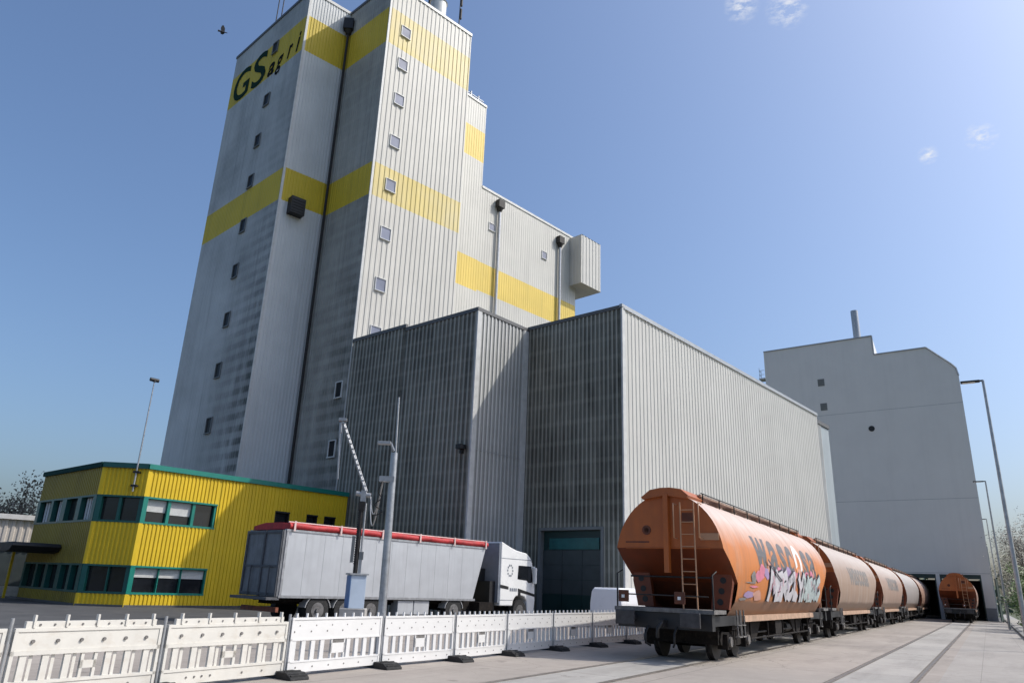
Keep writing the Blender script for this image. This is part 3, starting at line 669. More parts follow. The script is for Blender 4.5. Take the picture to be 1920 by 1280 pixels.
def word(txt, x0, x1, z0, z1, bold=.03):
    me = glyph_mesh(txt, bold=bold); xs = [v.co.x for v in me.vertices]; ys = [v.co.y for v in me.vertices]
    lx, hx, ly, hy = min(xs), max(xs), min(ys), max(ys)
    for v in me.vertices: v.co = (x0 + (v.co.x - lx) / (hx - lx) * (x1 - x0), z0 + (v.co.y - ly) / (hy - ly) * (z1 - z0), 0)
    return me
def tank_mat(name, c_low, c_top, dirt, dcol, seed):
    m, t, b = start(name); co = t.coords(); x, y, z = t.sep(co)
    ad = t.new('ShaderNodeVectorMath', operation='ADD'); t.l.new(co, ad.inputs[0]); ad.inputs[1].default_value = (seed * 7.3, 0, 0); co = ad.outputs[0]
    n = t.noise(co, 1.1, 6, .65)
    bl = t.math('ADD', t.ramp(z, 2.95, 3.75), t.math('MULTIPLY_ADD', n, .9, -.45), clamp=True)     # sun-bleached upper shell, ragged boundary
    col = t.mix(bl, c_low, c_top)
    st = t.ramp(t.noise(co, 1.6, 6, .65, (1.5, .2, .10)), .48, .78)
    col = t.mix(t.math('MULTIPLY', st, dirt), col, dcol)
    sp = t.ramp(t.noise(co, 6, 5, .7), .62, .75); col = t.mix(t.math('MULTIPLY', sp, .25), col, [q * .5 for q in c_low])
    gz = t.math('ADD', t.ramp(z, 1.62, 1.46), t.math('MULTIPLY', t.ramp(z, 2.3, 1.5), t.math('MULTIPLY', t.ramp(n, .4, .65), .5)), clamp=True)     # bottom grime, with the shade of the tucked-under band painted in
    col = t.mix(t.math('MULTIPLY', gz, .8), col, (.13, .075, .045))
    px = t.math('LESS_THAN', t.math('PINGPONG', x, 1.9), .012); col = t.mix(t.math('MULTIPLY', px, .35), col, [q * .5 for q in c_low])
    t.put(b.inputs['Base Color'], col); b.inputs['Roughness'].default_value = .5; b.inputs['Specular IOR Level'].default_value = .35
    return m
def wheelset(x, parent):
    ws = MB(); ws.tube([(x, -.9, .46), (x, .9, .46)], .08, 8)
    for sd in (-1, 1):
        y = sd * .75
        ws.tube([(x, y - .065, .47), (x, y + .065, .47)], .46, 24, smooth=False); ws.tube([(x, y - sd * .065, .47), (x, y - sd * .1, .47)], .49, 24, smooth=False)
    o = ws.build('wheelset', M_['dark_steel'], parent)
    return o
def bogie(x, parent):
    b = MB()
    for sd in (-1, 1):
        y = sd * 1.0
        b.prism([(-1.35, .55), (-1.2, .75), (-.5, .72), (-.3, .5), (.3, .5), (.5, .72), (1.2, .75), (1.35, .55), (1.3, .42), (.45, .36), (-.45, .36), (-1.3, .42)], lambda u, v, w: Vector((x + u, w, v)), y - .06, y + .06)
        for dx in (-.9, .9): b.box(x + dx - .2, x + dx + .2, y - sd * .1, y + sd * .18, .3, .68)
        for dx in (-.22, 0, .22): b.tube([(x + dx, y, .4), (x + dx, y, .78)], .085, 8)
        b.box(x - .4, x + .4, y - .12, y + .12, .78, .9)
    b.box(x - .25, x + .25, -.95, .95, .55, .85)
    for dx in (-1.42, 1.3): b.box(x + dx, x + dx + .12, -1.02, 1.02, .42, .78)
    for dx in (-.55, .45): b.box(x + dx, x + dx + .1, -.62, .62, .3, .62)
    for sd in (-1, 1):
        for dx in (-1.33, 1.33): b.tube([(x + dx, sd * .72, .78), (x + dx, sd * .72, .22)], .05, 6)
    bo = b.build('bogie', M_['chassis'], parent)
    c = MB()
    for sd in (-1, 1):
        for dx in (-.9, .9): c.tube([(x + dx, sd * 1.16, .49), (x + dx, sd * 1.24, .49)], .13, 10)
    q = c.build('axle_cap', M_['axle'], parent); q.parent = bo
    for dx in (-.9, .9): w = wheelset(x + dx, parent); w.parent = bo
def wagon(label, body_m, detailed):
    r = thing('grain_wagon', label, 'railway wagon', tp(-2.0, -.38), TZ, 'grain wagons coupled in the long row')
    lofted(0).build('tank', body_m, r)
    for e in (0, 1):
        X = (lambda x: x) if e == 0 else (lambda x: WL - x)
        up = [z for z in ZS if z >= 2.849]
        b = MB(); vs = [(X(0), -lat(z), z) for z in up] + [(X(0), lat(z), z) for z in up[::-1]]; b.add(vs, [tuple(range(len(vs)))], 0)
        lo = [z for z in ZS if z <= 2.851 and z >= 1.99]
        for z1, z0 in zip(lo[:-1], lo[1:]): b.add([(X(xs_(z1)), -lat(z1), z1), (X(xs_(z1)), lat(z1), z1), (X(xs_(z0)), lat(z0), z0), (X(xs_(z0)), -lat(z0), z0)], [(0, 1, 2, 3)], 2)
        b.add([(X(1.27), -lat(2.0), 2.0), (X(1.27), lat(2.0), 2.0), (X(2.4), 1.0, 1.2), (X(2.4), -1.0, 1.2)], [(0, 1, 2, 3)], 1)
        b.add([(X(1.29), -lat(2.0) + .004, 2.0), (X(1.29), -1.0, 1.2), (X(2.4), -1.0, 1.2)], [(0, 1, 2)], 1); b.add([(X(1.29), lat(2.0) - .004, 2.0), (X(1.29), 1.0, 1.2), (X(2.4), 1.0, 1.2)], [(0, 1, 2)], 1)
        for y in (-.75, .8): b.tube([(X(-.012), y * 1.55, 2.85), (X(-.012), 0, 2.85)], .02, 5, 0)
        b.build('end_wall', [M_['orange_end'], M_['orange_dark'], M_['orange_low_shade']], r)
        # underframe end: headstock, platform, buffers, coupling
        b = MB(); s = -1 if e else 1
        x0, x1 = sorted((X(-.5), X(-.25))); b.box(x0, x1, -1.28, 1.28, .80, 1.2)
        x0, x1 = sorted((X(-.249), X(2.6))); b.box(x0, x1, -.55, .55, .82, 1.15); b.box(x0, x1, -1.2, -1.0, .9, 1.15); b.box(x0, x1, 1.0, 1.2, .9, 1.15)
        x0, x1 = sorted((X(-.8), X(-.5))); b.box(x0, x1, -.09, .09, .85, 1.02)
        b.tube([(X(-.78), -.05, .95), (X(-.95), 0, .82), (X(-.85), .05, .6)], .045, 6)
        for y in (-.35, .42): b.tube([(X(-.5), y, .85), (X(-.7), y, .7), (X(-.72), y, .45), (X(-.6), y * .8, .38)], .03, 6)
        b.build('headstock', M_['black'], r)
        b = MB(); x0, x1 = sorted((X(-.56), X(.5))); b.box(x0, x1, -1.36, 1.36, 1.205, 1.30); b.build('end_platform', M_['axle'], r)
        for y in (-.875, .875):
            b = MB(); b.tube([(X(-.5), y, 1.05), (X(-.95), y, 1.05)], .13, 10)
            x0, x1 = sorted((X(-1.03), X(-.95))); b.box(x0, x1, y - .26, y + .26, .87, 1.23)
            b.build('buffer', M_['buffer'], r, bevel=.02)
        # saddle pillars with round holes
        for y in (-1, 1):
            b = MB(); x0, x1 = sorted((X(.95), X(1.12))); 
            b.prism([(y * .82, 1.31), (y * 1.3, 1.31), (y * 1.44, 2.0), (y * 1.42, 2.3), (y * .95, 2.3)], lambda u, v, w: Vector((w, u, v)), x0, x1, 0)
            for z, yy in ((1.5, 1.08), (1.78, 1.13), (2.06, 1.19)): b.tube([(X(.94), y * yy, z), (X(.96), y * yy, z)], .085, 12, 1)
            b.build('saddle_plate', [M_['orange_low_shade'], M_['black']], r)
        # stanchions and rail on the platform
        b = MB()
        for y in (-1.32, 1.32): b.tube([(X(-.45), y, 1.3), (X(-.45), y, 2.15), (X(-.1), y, 2.25)], .022, 6)
        b.tube([(X(-.47), -1.2, 1.62), (X(-.47), 1.2, 1.62)], .018, 6); b.tube([(X(.1), -1.15, 2.1), (X(.1), 1.15, 2.1)], .025, 6)
        b.build('handrail', M_['dark_steel'], r)
        for y in (-.45, 1.12):
            b = MB(); x0, x1 = sorted((X(-.52), X(-.47))); b.box(x0, x1, y - .14, y + .14, 1.42, 1.72, 0); x0, x1 = sorted((X(-.55), X(-.52))); b.box(x0, x1, y - .04, y + .04, 1.52, 1.60, 1)
            b.build('tail_marker', [M_['orange_dark'], M_['tail_white']], r)
        # roof cover at the end, centre conduit, ladder
        b = MB(); x0, x1 = sorted((X(-.14), X(1.3)))
        b.prism([(.66, 4.16), (.72, 4.22), (.45, 4.42), (.15, 4.47), (-.15, 4.47), (-.45, 4.42), (-.66, 4.24), (-.6, 4.16), (0, 4.26)], lambda u, v, w: Vector((w, u, v)), x0, x1); b.build('end_hood', M_['orange_end'], r)
        b = MB(); x0, x1 = sorted((X(-.17), X(-.01))); b.box(x0, x1, -.07, .07, 2.2, 4.3); b.build('conduit', M_['orange_end'], r)
        b = MB()
        y0, y1 = (-.82, -.44)
        for y in (y0, y1): b.tube([(X(-.22), y, 4.05), (X(-.2), y, 2.6), (X(-.34), y - .05, 1.3)], .02, 6)
        for i in range(8):
            z = 1.6 + i * .32; xx = -.2 - (.14 * (2.6 - z) / 1.3 if z < 2.6 else 0); dy = -.05 * max(0, (2.6 - z) / 1.3); b.tube([(X(xx), y0 + dy, z), (X(xx), y1 + dy, z)], .014, 5)
        for y in (-.28, -.98): b.tube([(X(-.05), y, 4.0), (X(-.3), y, 4.02), (X(-.3), y, 3.1), (X(-.05), y, 3.1)], .018, 6)
        b.build('ladder', M_['plate'], r)
        b = MB(); x0, x1 = sorted((X(-.035), X(-.002))); b.box(x0, x1, -1.42, -.92, 3.06, 3.24, 0); b.build('number_board', M_['plate'], r)
        x0, x1 = sorted((X(-.03), X(-.002))); b = MB(); b.box(x0, x1, -.75, -.42, 3.52, 3.78); b.build('inspection_plate', M_['orange_dark'], r)
        b = MB()
        for rr, mi in ((.13, 1), (.07, 1)): b.tube([(X(-.02), .62, 3.33), (X(.001), .62, 3.33)], rr, 12, mi)
        b.box(*sorted((X(-.006), X(-.001))), .55, 1.25, 2.99, 3.03, 1); b.build('end_decal', [M_['orange_end'], M_['orange_dark']], r)
    # roof walkway with hatches
    b = MB()
    for y in (-.62, -.30): b.box(1.0, WL - .6, y - .03, y + .03, 4.34, 4.40)
    for i in range(46): b.box(1.05 + i * .29, 1.17 + i * .29, -.60, -.33, 4.35, 4.375)
    for i in range(9): b.box(1.1 + i * 1.62, 1.2 + i * 1.62, -.64, -.3, 4.2, 4.335)
    b.build('walkway', M_['walk'], r)
    b = MB(); b.tube([(1.3, .1, 4.30), (WL - 1.3, .1, 4.30)], .22, 10); b.build('filling_hatch', M_['walk'], r)
    b = MB()
    for i in range(3): b.box(2.2 + i * 4.2, 3.2 + i * 4.2, -.14, .3, 4.45, 4.56)
    for i in range(9): b.tube([(1.15 + i * 1.62, -.66, 4.05), (1.15 + i * 1.62, -.66, 4.42)], .02, 5)
    b.tube([(1.0, -.66, 4.43), (WL - .8, -.66, 4.43)], .018, 5); b.build('roof_rail', M_['dark_steel'], r)
    # sills, hoppers, gear
    b = MB(); b.box(2.55, WL - 2.55, -1.30, -1.14, .98, 1.148); b.box(2.55, WL - 2.55, 1.14, 1.30, .98, 1.148); b.build('sill', M_['sill'], r)
    b = MB()
    for k in range(3):
        cx = 4.4 + k * 3.2; b.prism([(-1.3, 1.14), (1.3, 1.14), (.45, .45), (-.45, .45)], lambda u, v, w, cx=cx: Vector((cx + u, w, v)), -1.0, 1.0)
    for k in range(5): b.tube([(3.4 + k * 2.1, -1.2, .98), (3.4 + k * 2.1, -1.2, .45)], .03, 6)
    b.tube([(3.4, -1.2, .5), (11.8, -1.2, .5)], .03, 6); b.box(6.5, 7.4, -1.22, -.9, .55, .95); b.build('hopper', M_['chassis'], r)
    b = MB(); b.tube([(3.6, -.75, .72), (5.2, -.75, .72)], .2, 10); b.tube([(9.4, -.8, .68), (10.6, -.8, .68)], .17, 10); b.tube([(2.4, -.95, .62), (12.8, -.95, .62)], .03, 6); b.build('brake_cylinder', M_['dark_steel'], r)
    b = MB()
    for x in (1.45, 1.85, WL - 1.6):
        b = MB(); b.tube([(x, -1.36, 1.3), (x, -1.38, .62)], .02, 6); b.tube([(x + .3, -1.36, 1.3), (x + .3, -1.38, .62)], .02, 6); b.box(x, x + .3, -1.42, -1.3, .6, .63); b.box(x, x + .3, -1.42, -1.3, .9, .92); b.build('step', M_['axle'], r)
    
    bogie(2.2 + .0, r); bogie(WL - 2.2, r)
    return r
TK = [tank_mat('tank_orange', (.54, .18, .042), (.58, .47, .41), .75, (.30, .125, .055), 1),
      tank_mat('tank_dusty', (.33, .225, .165), (.48, .41, .36), .6, (.45, .40, .35), 2),
      tank_mat('tank_dusty_pink', (.35, .235, .18), (.49, .42, .37), .55, (.48, .43, .385), 3),
      tank_mat('tank_grey', (.31, .275, .255), (.45, .41, .38), .6, (.46, .43, .41), 4),
      tank_mat('tank_pink', (.38, .23, .17), (.48, .38, .33), .5, (.45, .39, .35), 5)]
PM = [mat('lettering_grey', (.12, .11, .11), .55, var=.25, scale=5), mat('lettering_white', (.74, .68, .64), .5), mat('lettering_orange', (.72, .27, .10), .5),
      mat('graffiti_silver', (.52, .50, .52), .45, var=.15, scale=3), mat('graffiti_pink', (.55, .17, .24), .5, var=.2, scale=3), mat('graffiti_violet', (.32, .22, .38), .5),
      mat('graffiti_outline', (.05, .042, .06), .5), mat('graffiti_teal', (.40, .46, .45), .5, var=.2, scale=3), mat('lettering_faded', (.20, .18, .165), .6, var=.3, scale=6), mat('graffiti_rose', (.52, .27, .20), .5, var=.2, scale=4)]
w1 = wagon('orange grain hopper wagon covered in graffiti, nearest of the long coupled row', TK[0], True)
# lettering: grey letters with a white and orange O
sh = []
cx = 3.2
for ch, wd in (('w', 1.75), ('a', 1.25), ('s', 1.08), ('c', 1.08), ('o', 1.3), ('s', 1.08), ('a', 1.25)):
    if ch == 'o': oo = cx
    else: sh.append((word(ch, cx + .07, cx + wd - .06, 2.35, 3.42, .035), 0))
    cx += wd + .12
def ell(cx_, cz, rx, rz, a0=0, a1=360, n=16): return [(cx_ + rx * math.cos(R(a0 + (a1 - a0) * i / n)), cz + rz * math.sin(R(a0 + (a1 - a0) * i / n))) for i in range(n + (0 if a1 - a0 == 360 else 1))]
def ring(cx_, cz, ro, ri, rzo, rzi, a0, a1, mi, n=16):
    for i in range(n):
        t0 = R(a0 + (a1 - a0) * i / n); t1 = R(a0 + (a1 - a0) * (i + 1) / n)
        sh.append(([(cx_ + ro * math.cos(t0), cz + rzo * math.sin(t0)), (cx_ + ro * math.cos(t1), cz + rzo * math.sin(t1)), (cx_ + ri * math.cos(t1), cz + rzi * math.sin(t1)), (cx_ + ri * math.cos(t0), cz + rzi * math.sin(t0))], mi))
ring(oo + .65, 2.88, .63, .27, .64, .34, -60, 200, 1); ring(oo + .65, 2.88, .63, .27, .64, .34, 200, 300, 2, 6)
paint(sh, 'lettering', PM, w1)
# graffiti on the lower half: colour cloud, dark outlines, silver letter strokes, fine marks
gr = random.Random(21)
def blob(L_, cx_, cz, w_, h_, mi, n=9, j=.3):
    L_.append(([(cx_ + w_ * (1 + gr.uniform(-j, j)) * math.cos(2 * math.pi * i / n), max(1.53, cz + h_ * (1 + gr.uniform(-j, j)) * math.sin(2 * math.pi * i / n))) for i in range(n)], mi))
def stroke(L_, pts, wd, mi):
    for (x0, z0), (x1, z1) in zip(pts[:-1], pts[1:]):
        d_ = Vector((x1 - x0, z1 - z0)).normalized(); nx, nz = -d_.y * wd / 2, d_.x * wd / 2; ex, ez = d_.x * wd * .35, d_.y * wd * .35
        L_.append(([(x0 - ex + nx, max(1.53, z0 - ez + nz)), (x0 - ex - nx, max(1.53, z0 - ez - nz)), (x1 + ex - nx, max(1.53, z1 + ez - nz)), (x1 + ex + nx, max(1.53, z1 + ez + nz))], mi))
cloud, dark, silver, fine = [], [], [], []
for k in range(26): blob(cloud, 4.0 + k * .34 + gr.uniform(-.15, .15), 2.35 + gr.uniform(-.2, .22), gr.uniform(.2, .42), gr.uniform(.10, .22), gr.choice((4, 4, 5, 9)))
for x_, z_, w_, h_, mi in ((2.9, 2.2, .28, .16, 8), (3.6, 2.25, .5, .16, 4), (2.6, 1.72, .6, .10, 5), (3.5, 1.7, .5, .14, 9), (2.0, 1.6, .4, .05, 8), (3.0, 1.95, .5, .03, 4), (2.6, 2.05, .6, .02, 8)): blob(cloud, x_, z_, w_, h_, mi)
xq = 4.75
shapes_ = ([(0, 0), (.12, 1), (.55, .35), (.75, .95), (.85, 0)], [(.75, .9), (.1, .8), (.25, .45), (.7, .5), (.75, .1), (.05, .05)], [(.05, 0), (.0, .85), (.5, 1.0), (.7, .6), (.2, .45), (.8, 0)], [(.7, 1), (.15, .75), (.0, .2), (.5, 0), (.75, .35)], [(.1, 1), (.2, .1), (.7, .0)], [(.0, .9), (.4, .5), (.8, 1.0), (.4, .5), (.45, 0)])
k = 0
while xq < 13.0:
    wd = gr.uniform(.85, 1.15); hh = gr.uniform(.62, .85); sh_ = shapes_[k % 6]; mi = 3 if xq < 9.4 else 7
    pts = [(xq + u_ * wd + gr.uniform(-.05, .05) + .10 * v_, 1.62 + v_ * hh) for u_, v_ in sh_]
    stroke(dark, pts, .40, 6); stroke(silver, pts, .29, mi)
    if gr.random() < .7: blob(silver, xq + wd * .5, 1.75, .3, .16, mi, 7)
    for _ in range(3): x0 = xq + gr.uniform(0, wd); z0_ = gr.uniform(1.6, 2.2); stroke(fine, [(x0, z0_), (x0 + gr.uniform(-.25, .25), z0_ + gr.uniform(.1, .3))], .045, gr.choice((6, 5, 6, 4)))
    xq += wd * .82; k += 1
stroke(fine, [(4.5, 2.78), (5.0, 2.6), (5.6, 2.36), (6.2, 2.2)], .07, 6)
paint(cloud, 'graffiti', PM, w1, off=.010); paint(dark, 'graffiti', PM, w1, off=.024); paint(silver, 'graffiti', PM, w1, off=.046); paint(fine, 'graffiti', PM, w1, off=.070)
# the rest of the row
specs = ['dusty pale orange grain wagon with faded lettering, second in the long row', 'pale pinkish grain wagon, third in the long row', 'greyish grain wagon, fourth in the long row', 'far pinkish grain wagon reaching the dark opening, fifth in the long row']
PITCH = 17.35
w2 = None
for k, lb in enumerate(specs):
    c_ = copy_tree(w1); c_['label'] = lb; c_.location = tp(-2.0 + PITCH * (k + 1), -.38)
    for ch in list(c_.children):
        if ch.name.startswith('graffiti') or ch.name.startswith('lettering'): bpy.data.objects.remove(ch); continue
        if ch.name.split('.')[0] == 'tank':
            ch.data = ch.data.copy(); ch.data.materials[0] = TK[k + 1]
    if k < 2: paint([(word('wascosa', 4.2, 11.4, 2.4, 3.25, .03), 0)], 'lettering', [PM[8]], c_, off=.006)
f1 = copy_tree(w1); f1['label'] = 'orange grain wagon alone on the right track, half inside the grey hall'; f1['group'] = ''; del f1['group']
f1.location = tp(63.0, 4.51)
for ch in list(f1.children):
    if ch.name.startswith('graffiti') or ch.name.startswith('lettering'): bpy.data.objects.remove(ch)
    elif ch.name.split('.')[0] == 'tank': ch.data = ch.data.copy(); ch.data.materials[0] = TK[4]
# buffer-stop style blue lamp cabinet on its end: marker board
mk = tp(62.3, 4.75, 0)
# spilled grain beside the rail
b = MB(); gr = random.Random(3)
for i in range(700):
    s_ = gr.uniform(-3, 40); l_ = .50 + abs(gr.gauss(0, .16)); sz = gr.uniform(.008, .03)
    p = tp(s_, l_, .001); b.add([p + Vector((gr.uniform(-1, 1), gr.uniform(-1, 1), 0)) * sz for _ in range(3)] + [p + UP * sz * .6], [(0, 1, 3), (1, 2, 3), (2, 0, 3)], 0)
tag(b.build('spilled_grain', mat('spilled_grain', (.45, .40, .30), .9)), 'spilled pale grain scattered beside the rail of the nearest wagons', 'grain', kind='stuff')

# ------------------------------------------------------------------ lorry with tipping trailer
LZ = R(90 - 41); LO = Vector((-9.33, 29.82, 0))
HWD = 1.275
trk = thing('articulated_lorry', 'white articulated lorry with grey tipping trailer and red rolled tarpaulin', 'lorry', LO, LZ)
b = MB(); b.prism([(.06, 1.0), (10.62, 1.0), (11.4, 3.4), (.06, 3.4)], lambda u, v, w: Vector((u, w, v)), -HWD, HWD, 0)
b.build('trailer_body', M_['alu'], trk, bevel=.03)
b = MB(); b.box(.0, 11.45, -HWD - .03, -HWD + .12, 3.38, 3.46); b.box(.0, 11.45, HWD - .12, HWD + .03, 3.38, 3.46); b.box(0, 10.75, -HWD - .02, -HWD + .02, .96, 1.06); b.box(.02, .12, -HWD - .025, -HWD + .03, 1.0, 3.4)
b.build('trailer_rail', M_['steel'], trk)
b = MB(); b.tube([(.1 + q_ * .38, -HWD + .045 + .012 * math.sin(q_ * 2.1), 3.59 + .018 * math.sin(q_ * 1.37)) for q_ in range(31)], .125, 10); 
b.prism([(-HWD + .1, 3.47), (-HWD + .1, 3.68), (-.5, 3.74), (.5, 3.74), (HWD, 3.62), (HWD, 3.47)], lambda u, v, w: Vector((w, u, v)), .12, 11.4); b.build('tarpaulin', M_['tarp'], trk)
b = MB(); b.tube([(.1, -HWD + .08, 3.735), (11.4, -HWD + .08, 3.735)], .028, 6)
for i in range(6): b.box(.25 + i * 2.2, .33 + i * 2.2, -HWD - .115, -HWD - .095, 3.4, 3.78)
b.build('tarp_strap', M_['tarp_pale'], trk)
b = MB(); b.box(-.09, .05, -HWD, HWD, 1.0, 3.42, 0)
for y in (-1.2, -.05, 1.2): b.box(-.14, -.09, y - .05, y + .05, 1.0, 3.42, 1)
for z in (1.05, 2.05, 3.3): b.box(-.13, -.09, -1.24, 1.24, z, z + .08, 1)
for y in (-.7, .6): b.tube([(-.17, y, 1.0), (-.17, y, 2.1)], .03, 6, 1)
b.box(-.5, .05, -HWD, HWD, .88, .98, 1); b.build('tailgate', [M_['alu_dark'], M_['tail_frame']], trk)
b = MB(); b.box(.0, .12, -1.22, 1.22, .45, .62, 0); b.build('underrun_bar', M_['rust_red'], trk)
for k_ in range(11):
    b = MB(); b.box(.95 + k_ * .88, .965 + k_ * .88, -HWD - .004, -HWD - .0005, 1.08, 3.36); b.build('panel_seam', M_['seam'], trk)
b = MB(); b.box(.3, 10.5, -.5, .5, .72, .98); b.box(.3, 10.4, -.9, -.78, .82, .97); b.box(.3, 10.4, .78, .9, .82, .97); b.box(5.2, 5.5, -1.1, -1.0, .3, .95); b.box(9.4, 14.8, -.45, .45, .5, .95); b.box(11.3, 12.3, -1.1, 1.1, .5, .9)
b.build('chassis', M_['chassis'], trk)
b = MB(); b.box(6.0, 6.9, -1.2, -.75, .35, .93); b.box(6.95, 7.85, -1.2, -.75, .35, .93); b.build('toolbox', M_['alu'], trk, bevel=.02)
b = MB(); b.box(3.8, 4.0, -1.22, -1.15, .55, .95); b.build('marker_plate', M_['hivis'], trk)
def wheel(x, y0, y1, r_, parent):
    b = MB(); b.tube([(x, y0, r_), (x, y1, r_)], r_, 26, 0, False); o_ = b.build('wheel', M_['rubber'], parent)
    c = MB(); c.tube([(x, y0 - .012, r_), (x, y0 + .05, r_)], r_ * .56, 18); c.tube([(x, y0 - .08, r_), (x, y0 - .01, r_)], r_ * .2, 10); q = c.build('rim', M_['rim'], parent); q.parent = o_
for x in (1.85, 3.17, 4.49, 9.4, 14.2):
    wheel(x, -1.24, -.9, .52, trk); wheel(x, 1.24, .9, .52, trk)
for x in (1.85, 3.17, 4.49, 9.4):
    b = MB(); pts = [Vector((x + .62 * math.cos(R(a)), 0, .52 + .60 * math.sin(R(a)))) for a in range(10, 171, 16)]
    for p, q in zip(pts[:-1], pts[1:]): b.add([p + Vector((0, -1.26, 0)), q + Vector((0, -1.26, 0)), q + Vector((0, -.8, 0)), p + Vector((0, -.8, 0))], [(0, 1, 2, 3)]); b.add([p + Vector((0, -1.26, 0)), q + Vector((0, -1.26, 0)), q * .94 + Vector((x * .06, -1.26, .03)), p * .94 + Vector((x * .06, -1.26, .03))], [(0, 1, 2, 3)])
    b.build('mudguard', M_['mudguard'], trk)
# cab
cabp = [(12.62, .75), (13.62, .75), (13.66, 1.0), (13.85, 1.2), (14.2, 1.27), (14.55, 1.2), (14.75, 1.0), (14.8, .38), (15.33, .38), (15.42, 1.0), (15.38, 1.75), (15.15, 2.85), (14.98, 3.15), (14.65, 3.36), (13.85, 3.46), (13.4, 3.58), (12.62, 3.84)]
b = MB(); b.prism(cabp, lambda u, v, w: Vector((u, w, v)), -1.245, 1.245); cab = b.build('cab', M_['cab'], trk, bevel=.05)
b = MB(); b.box(12.5, 12.6, -1.2, 1.2, .9, 3.75); b.build('cab_back', M_['cab_grey'], trk)
b = MB(); b.box(12.1, 12.5, -1.0, 1.0, .5, 1.9); b.box(11.75, 12.48, -.3, .2, 1.9, 2.5); b.build('air_unit', M_['black'], trk)
def side_patch(poly, m, nm, y=-1.245, th=.012):
    b = MB(); b.prism(poly, lambda u, v, w: Vector((u, w, v)), y - th, y - .001); return b.build(nm, m, trk)
side_patch([(13.95, 2.05), (14.0, 2.72), (15.05, 2.72), (15.22, 1.92), (14.85, 1.88), (14.7, 2.0)], M_['glass'], 'side_window')
side_patch([(12.62, 1.60), (13.25, 1.53), (13.25, 1.67), (12.62, 1.76)], M_['black'], 'stripe')
side_patch([(14.0, 1.44), (15.36, 1.22), (15.37, 1.34), (14.0, 1.60)], M_['black'], 'stripe')
for i in range(4): side_patch([(13.36 + i * .15, 1.46), (13.46 + i * .15, 1.45), (13.46 + i * .15, 1.60), (13.36 + i * .15, 1.61)], M_['cab_grey'], 'emblem')
b = MB()
for i in range(10):
    a = 2 * math.pi * i / 10; cx_, cz_ = 13.35 + .2 * math.cos(a), 2.45 + .26 * math.sin(a); b.box(cx_ - .035, cx_ + .035, -1.258, -1.246, cz_ - .045, cz_ + .045)
b.build('round_emblem', M_['cab_grey'], trk)
side_patch([(14.02, 1.0 + .25), (14.22, 1.25), (14.22, 1.42), (14.02, 1.42)], M_['black'], 'door_handle')
for z in (1.02, 3.02): side_patch([(12.65, z), (15.1 if z > 2 else 13.6, z), (15.1 if z > 2 else 13.6, z + .02), (12.65, z + .02)], M_['cab_grey'], 'panel_seam')
b = MB(); b.box(15.1, 15.22, -1.52, -1.30, 1.85, 2.65); b.box(15.14, 15.2, -1.4, -1.2, 2.65, 2.72); b.build('mirror', M_['cab'], trk, bevel=.03)
b = MB(); b.add([(15.24, -1.1, 1.95), (15.41, -1.12, 1.75), (15.41, 1.12, 1.75), (15.24, 1.1, 1.95)], [(0, 1, 2, 3)]); b.add([(15.20, -1.1, 2.8), (15.40, -1.12, 1.9), (15.40, 1.12, 1.9), (15.20, 1.1, 2.8)], [(0, 1, 2, 3)]); b.build('windscreen', M_['glass'], trk)
b = MB(); b.box(15.40, 15.46, -1.1, 1.1, .5, 1.5); b.build('grille', M_['cab_grey'], trk)

# ------------------------------------------------------------------ white van
VZ = R(90 - 38); VO = Vector((4.95, 36.9, 0))
van = thing('white_van', 'white compact van parked in front of the dark warehouse door', 'van', VO, VZ)
b = MB()
rings = []
for x, zt, hw in ((0, 1.72, .86), (.1, 1.80, .88), (2.6, 1.82, .88), (3.0, 1.65, .87), (3.4, 1.15, .86), (4.1, 1.0, .82), (4.25, .7, .8)):
    rings.append([(x, s_ * hw * k, z) for s_, k, z in ((-1, .96, .32), (-1, 1, .6), (-1, 1, max(.62, zt * .62)), (-1, .90, zt - .12), (-1, .76, zt), (1, .76, zt), (1, .90, zt - .12), (1, 1, max(.62, zt * .62)), (1, 1, .6), (1, .96, .32))])
n = 10; vs = [p for g_ in rings for p in g_]; fs = []
for i in range(len(rings) - 1):
    for j in range(n): fs.append((i * n + j, i * n + (j + 1) % n, (i + 1) * n + (j + 1) % n, (i + 1) * n + j))
fs += [tuple(range(n)), tuple(range((len(rings) - 1) * n, len(rings) * n))]
b.add(vs, fs); b.build('body', M_['van'], van, bevel=.03)
b = MB(); b.box(1.9, 2.75, -.895, -.87, 1.05, 1.5); b.build('side_window', M_['glass'], van)
b = MB(); b.box(-.08, .0, -.84, .84, .35, .52); b.build('bumper', M_['black'], van)
for x in (.75, 3.35):
    wheel(x, -.88, -.68, .31, van); wheel(x, .88, .68, .31, van)

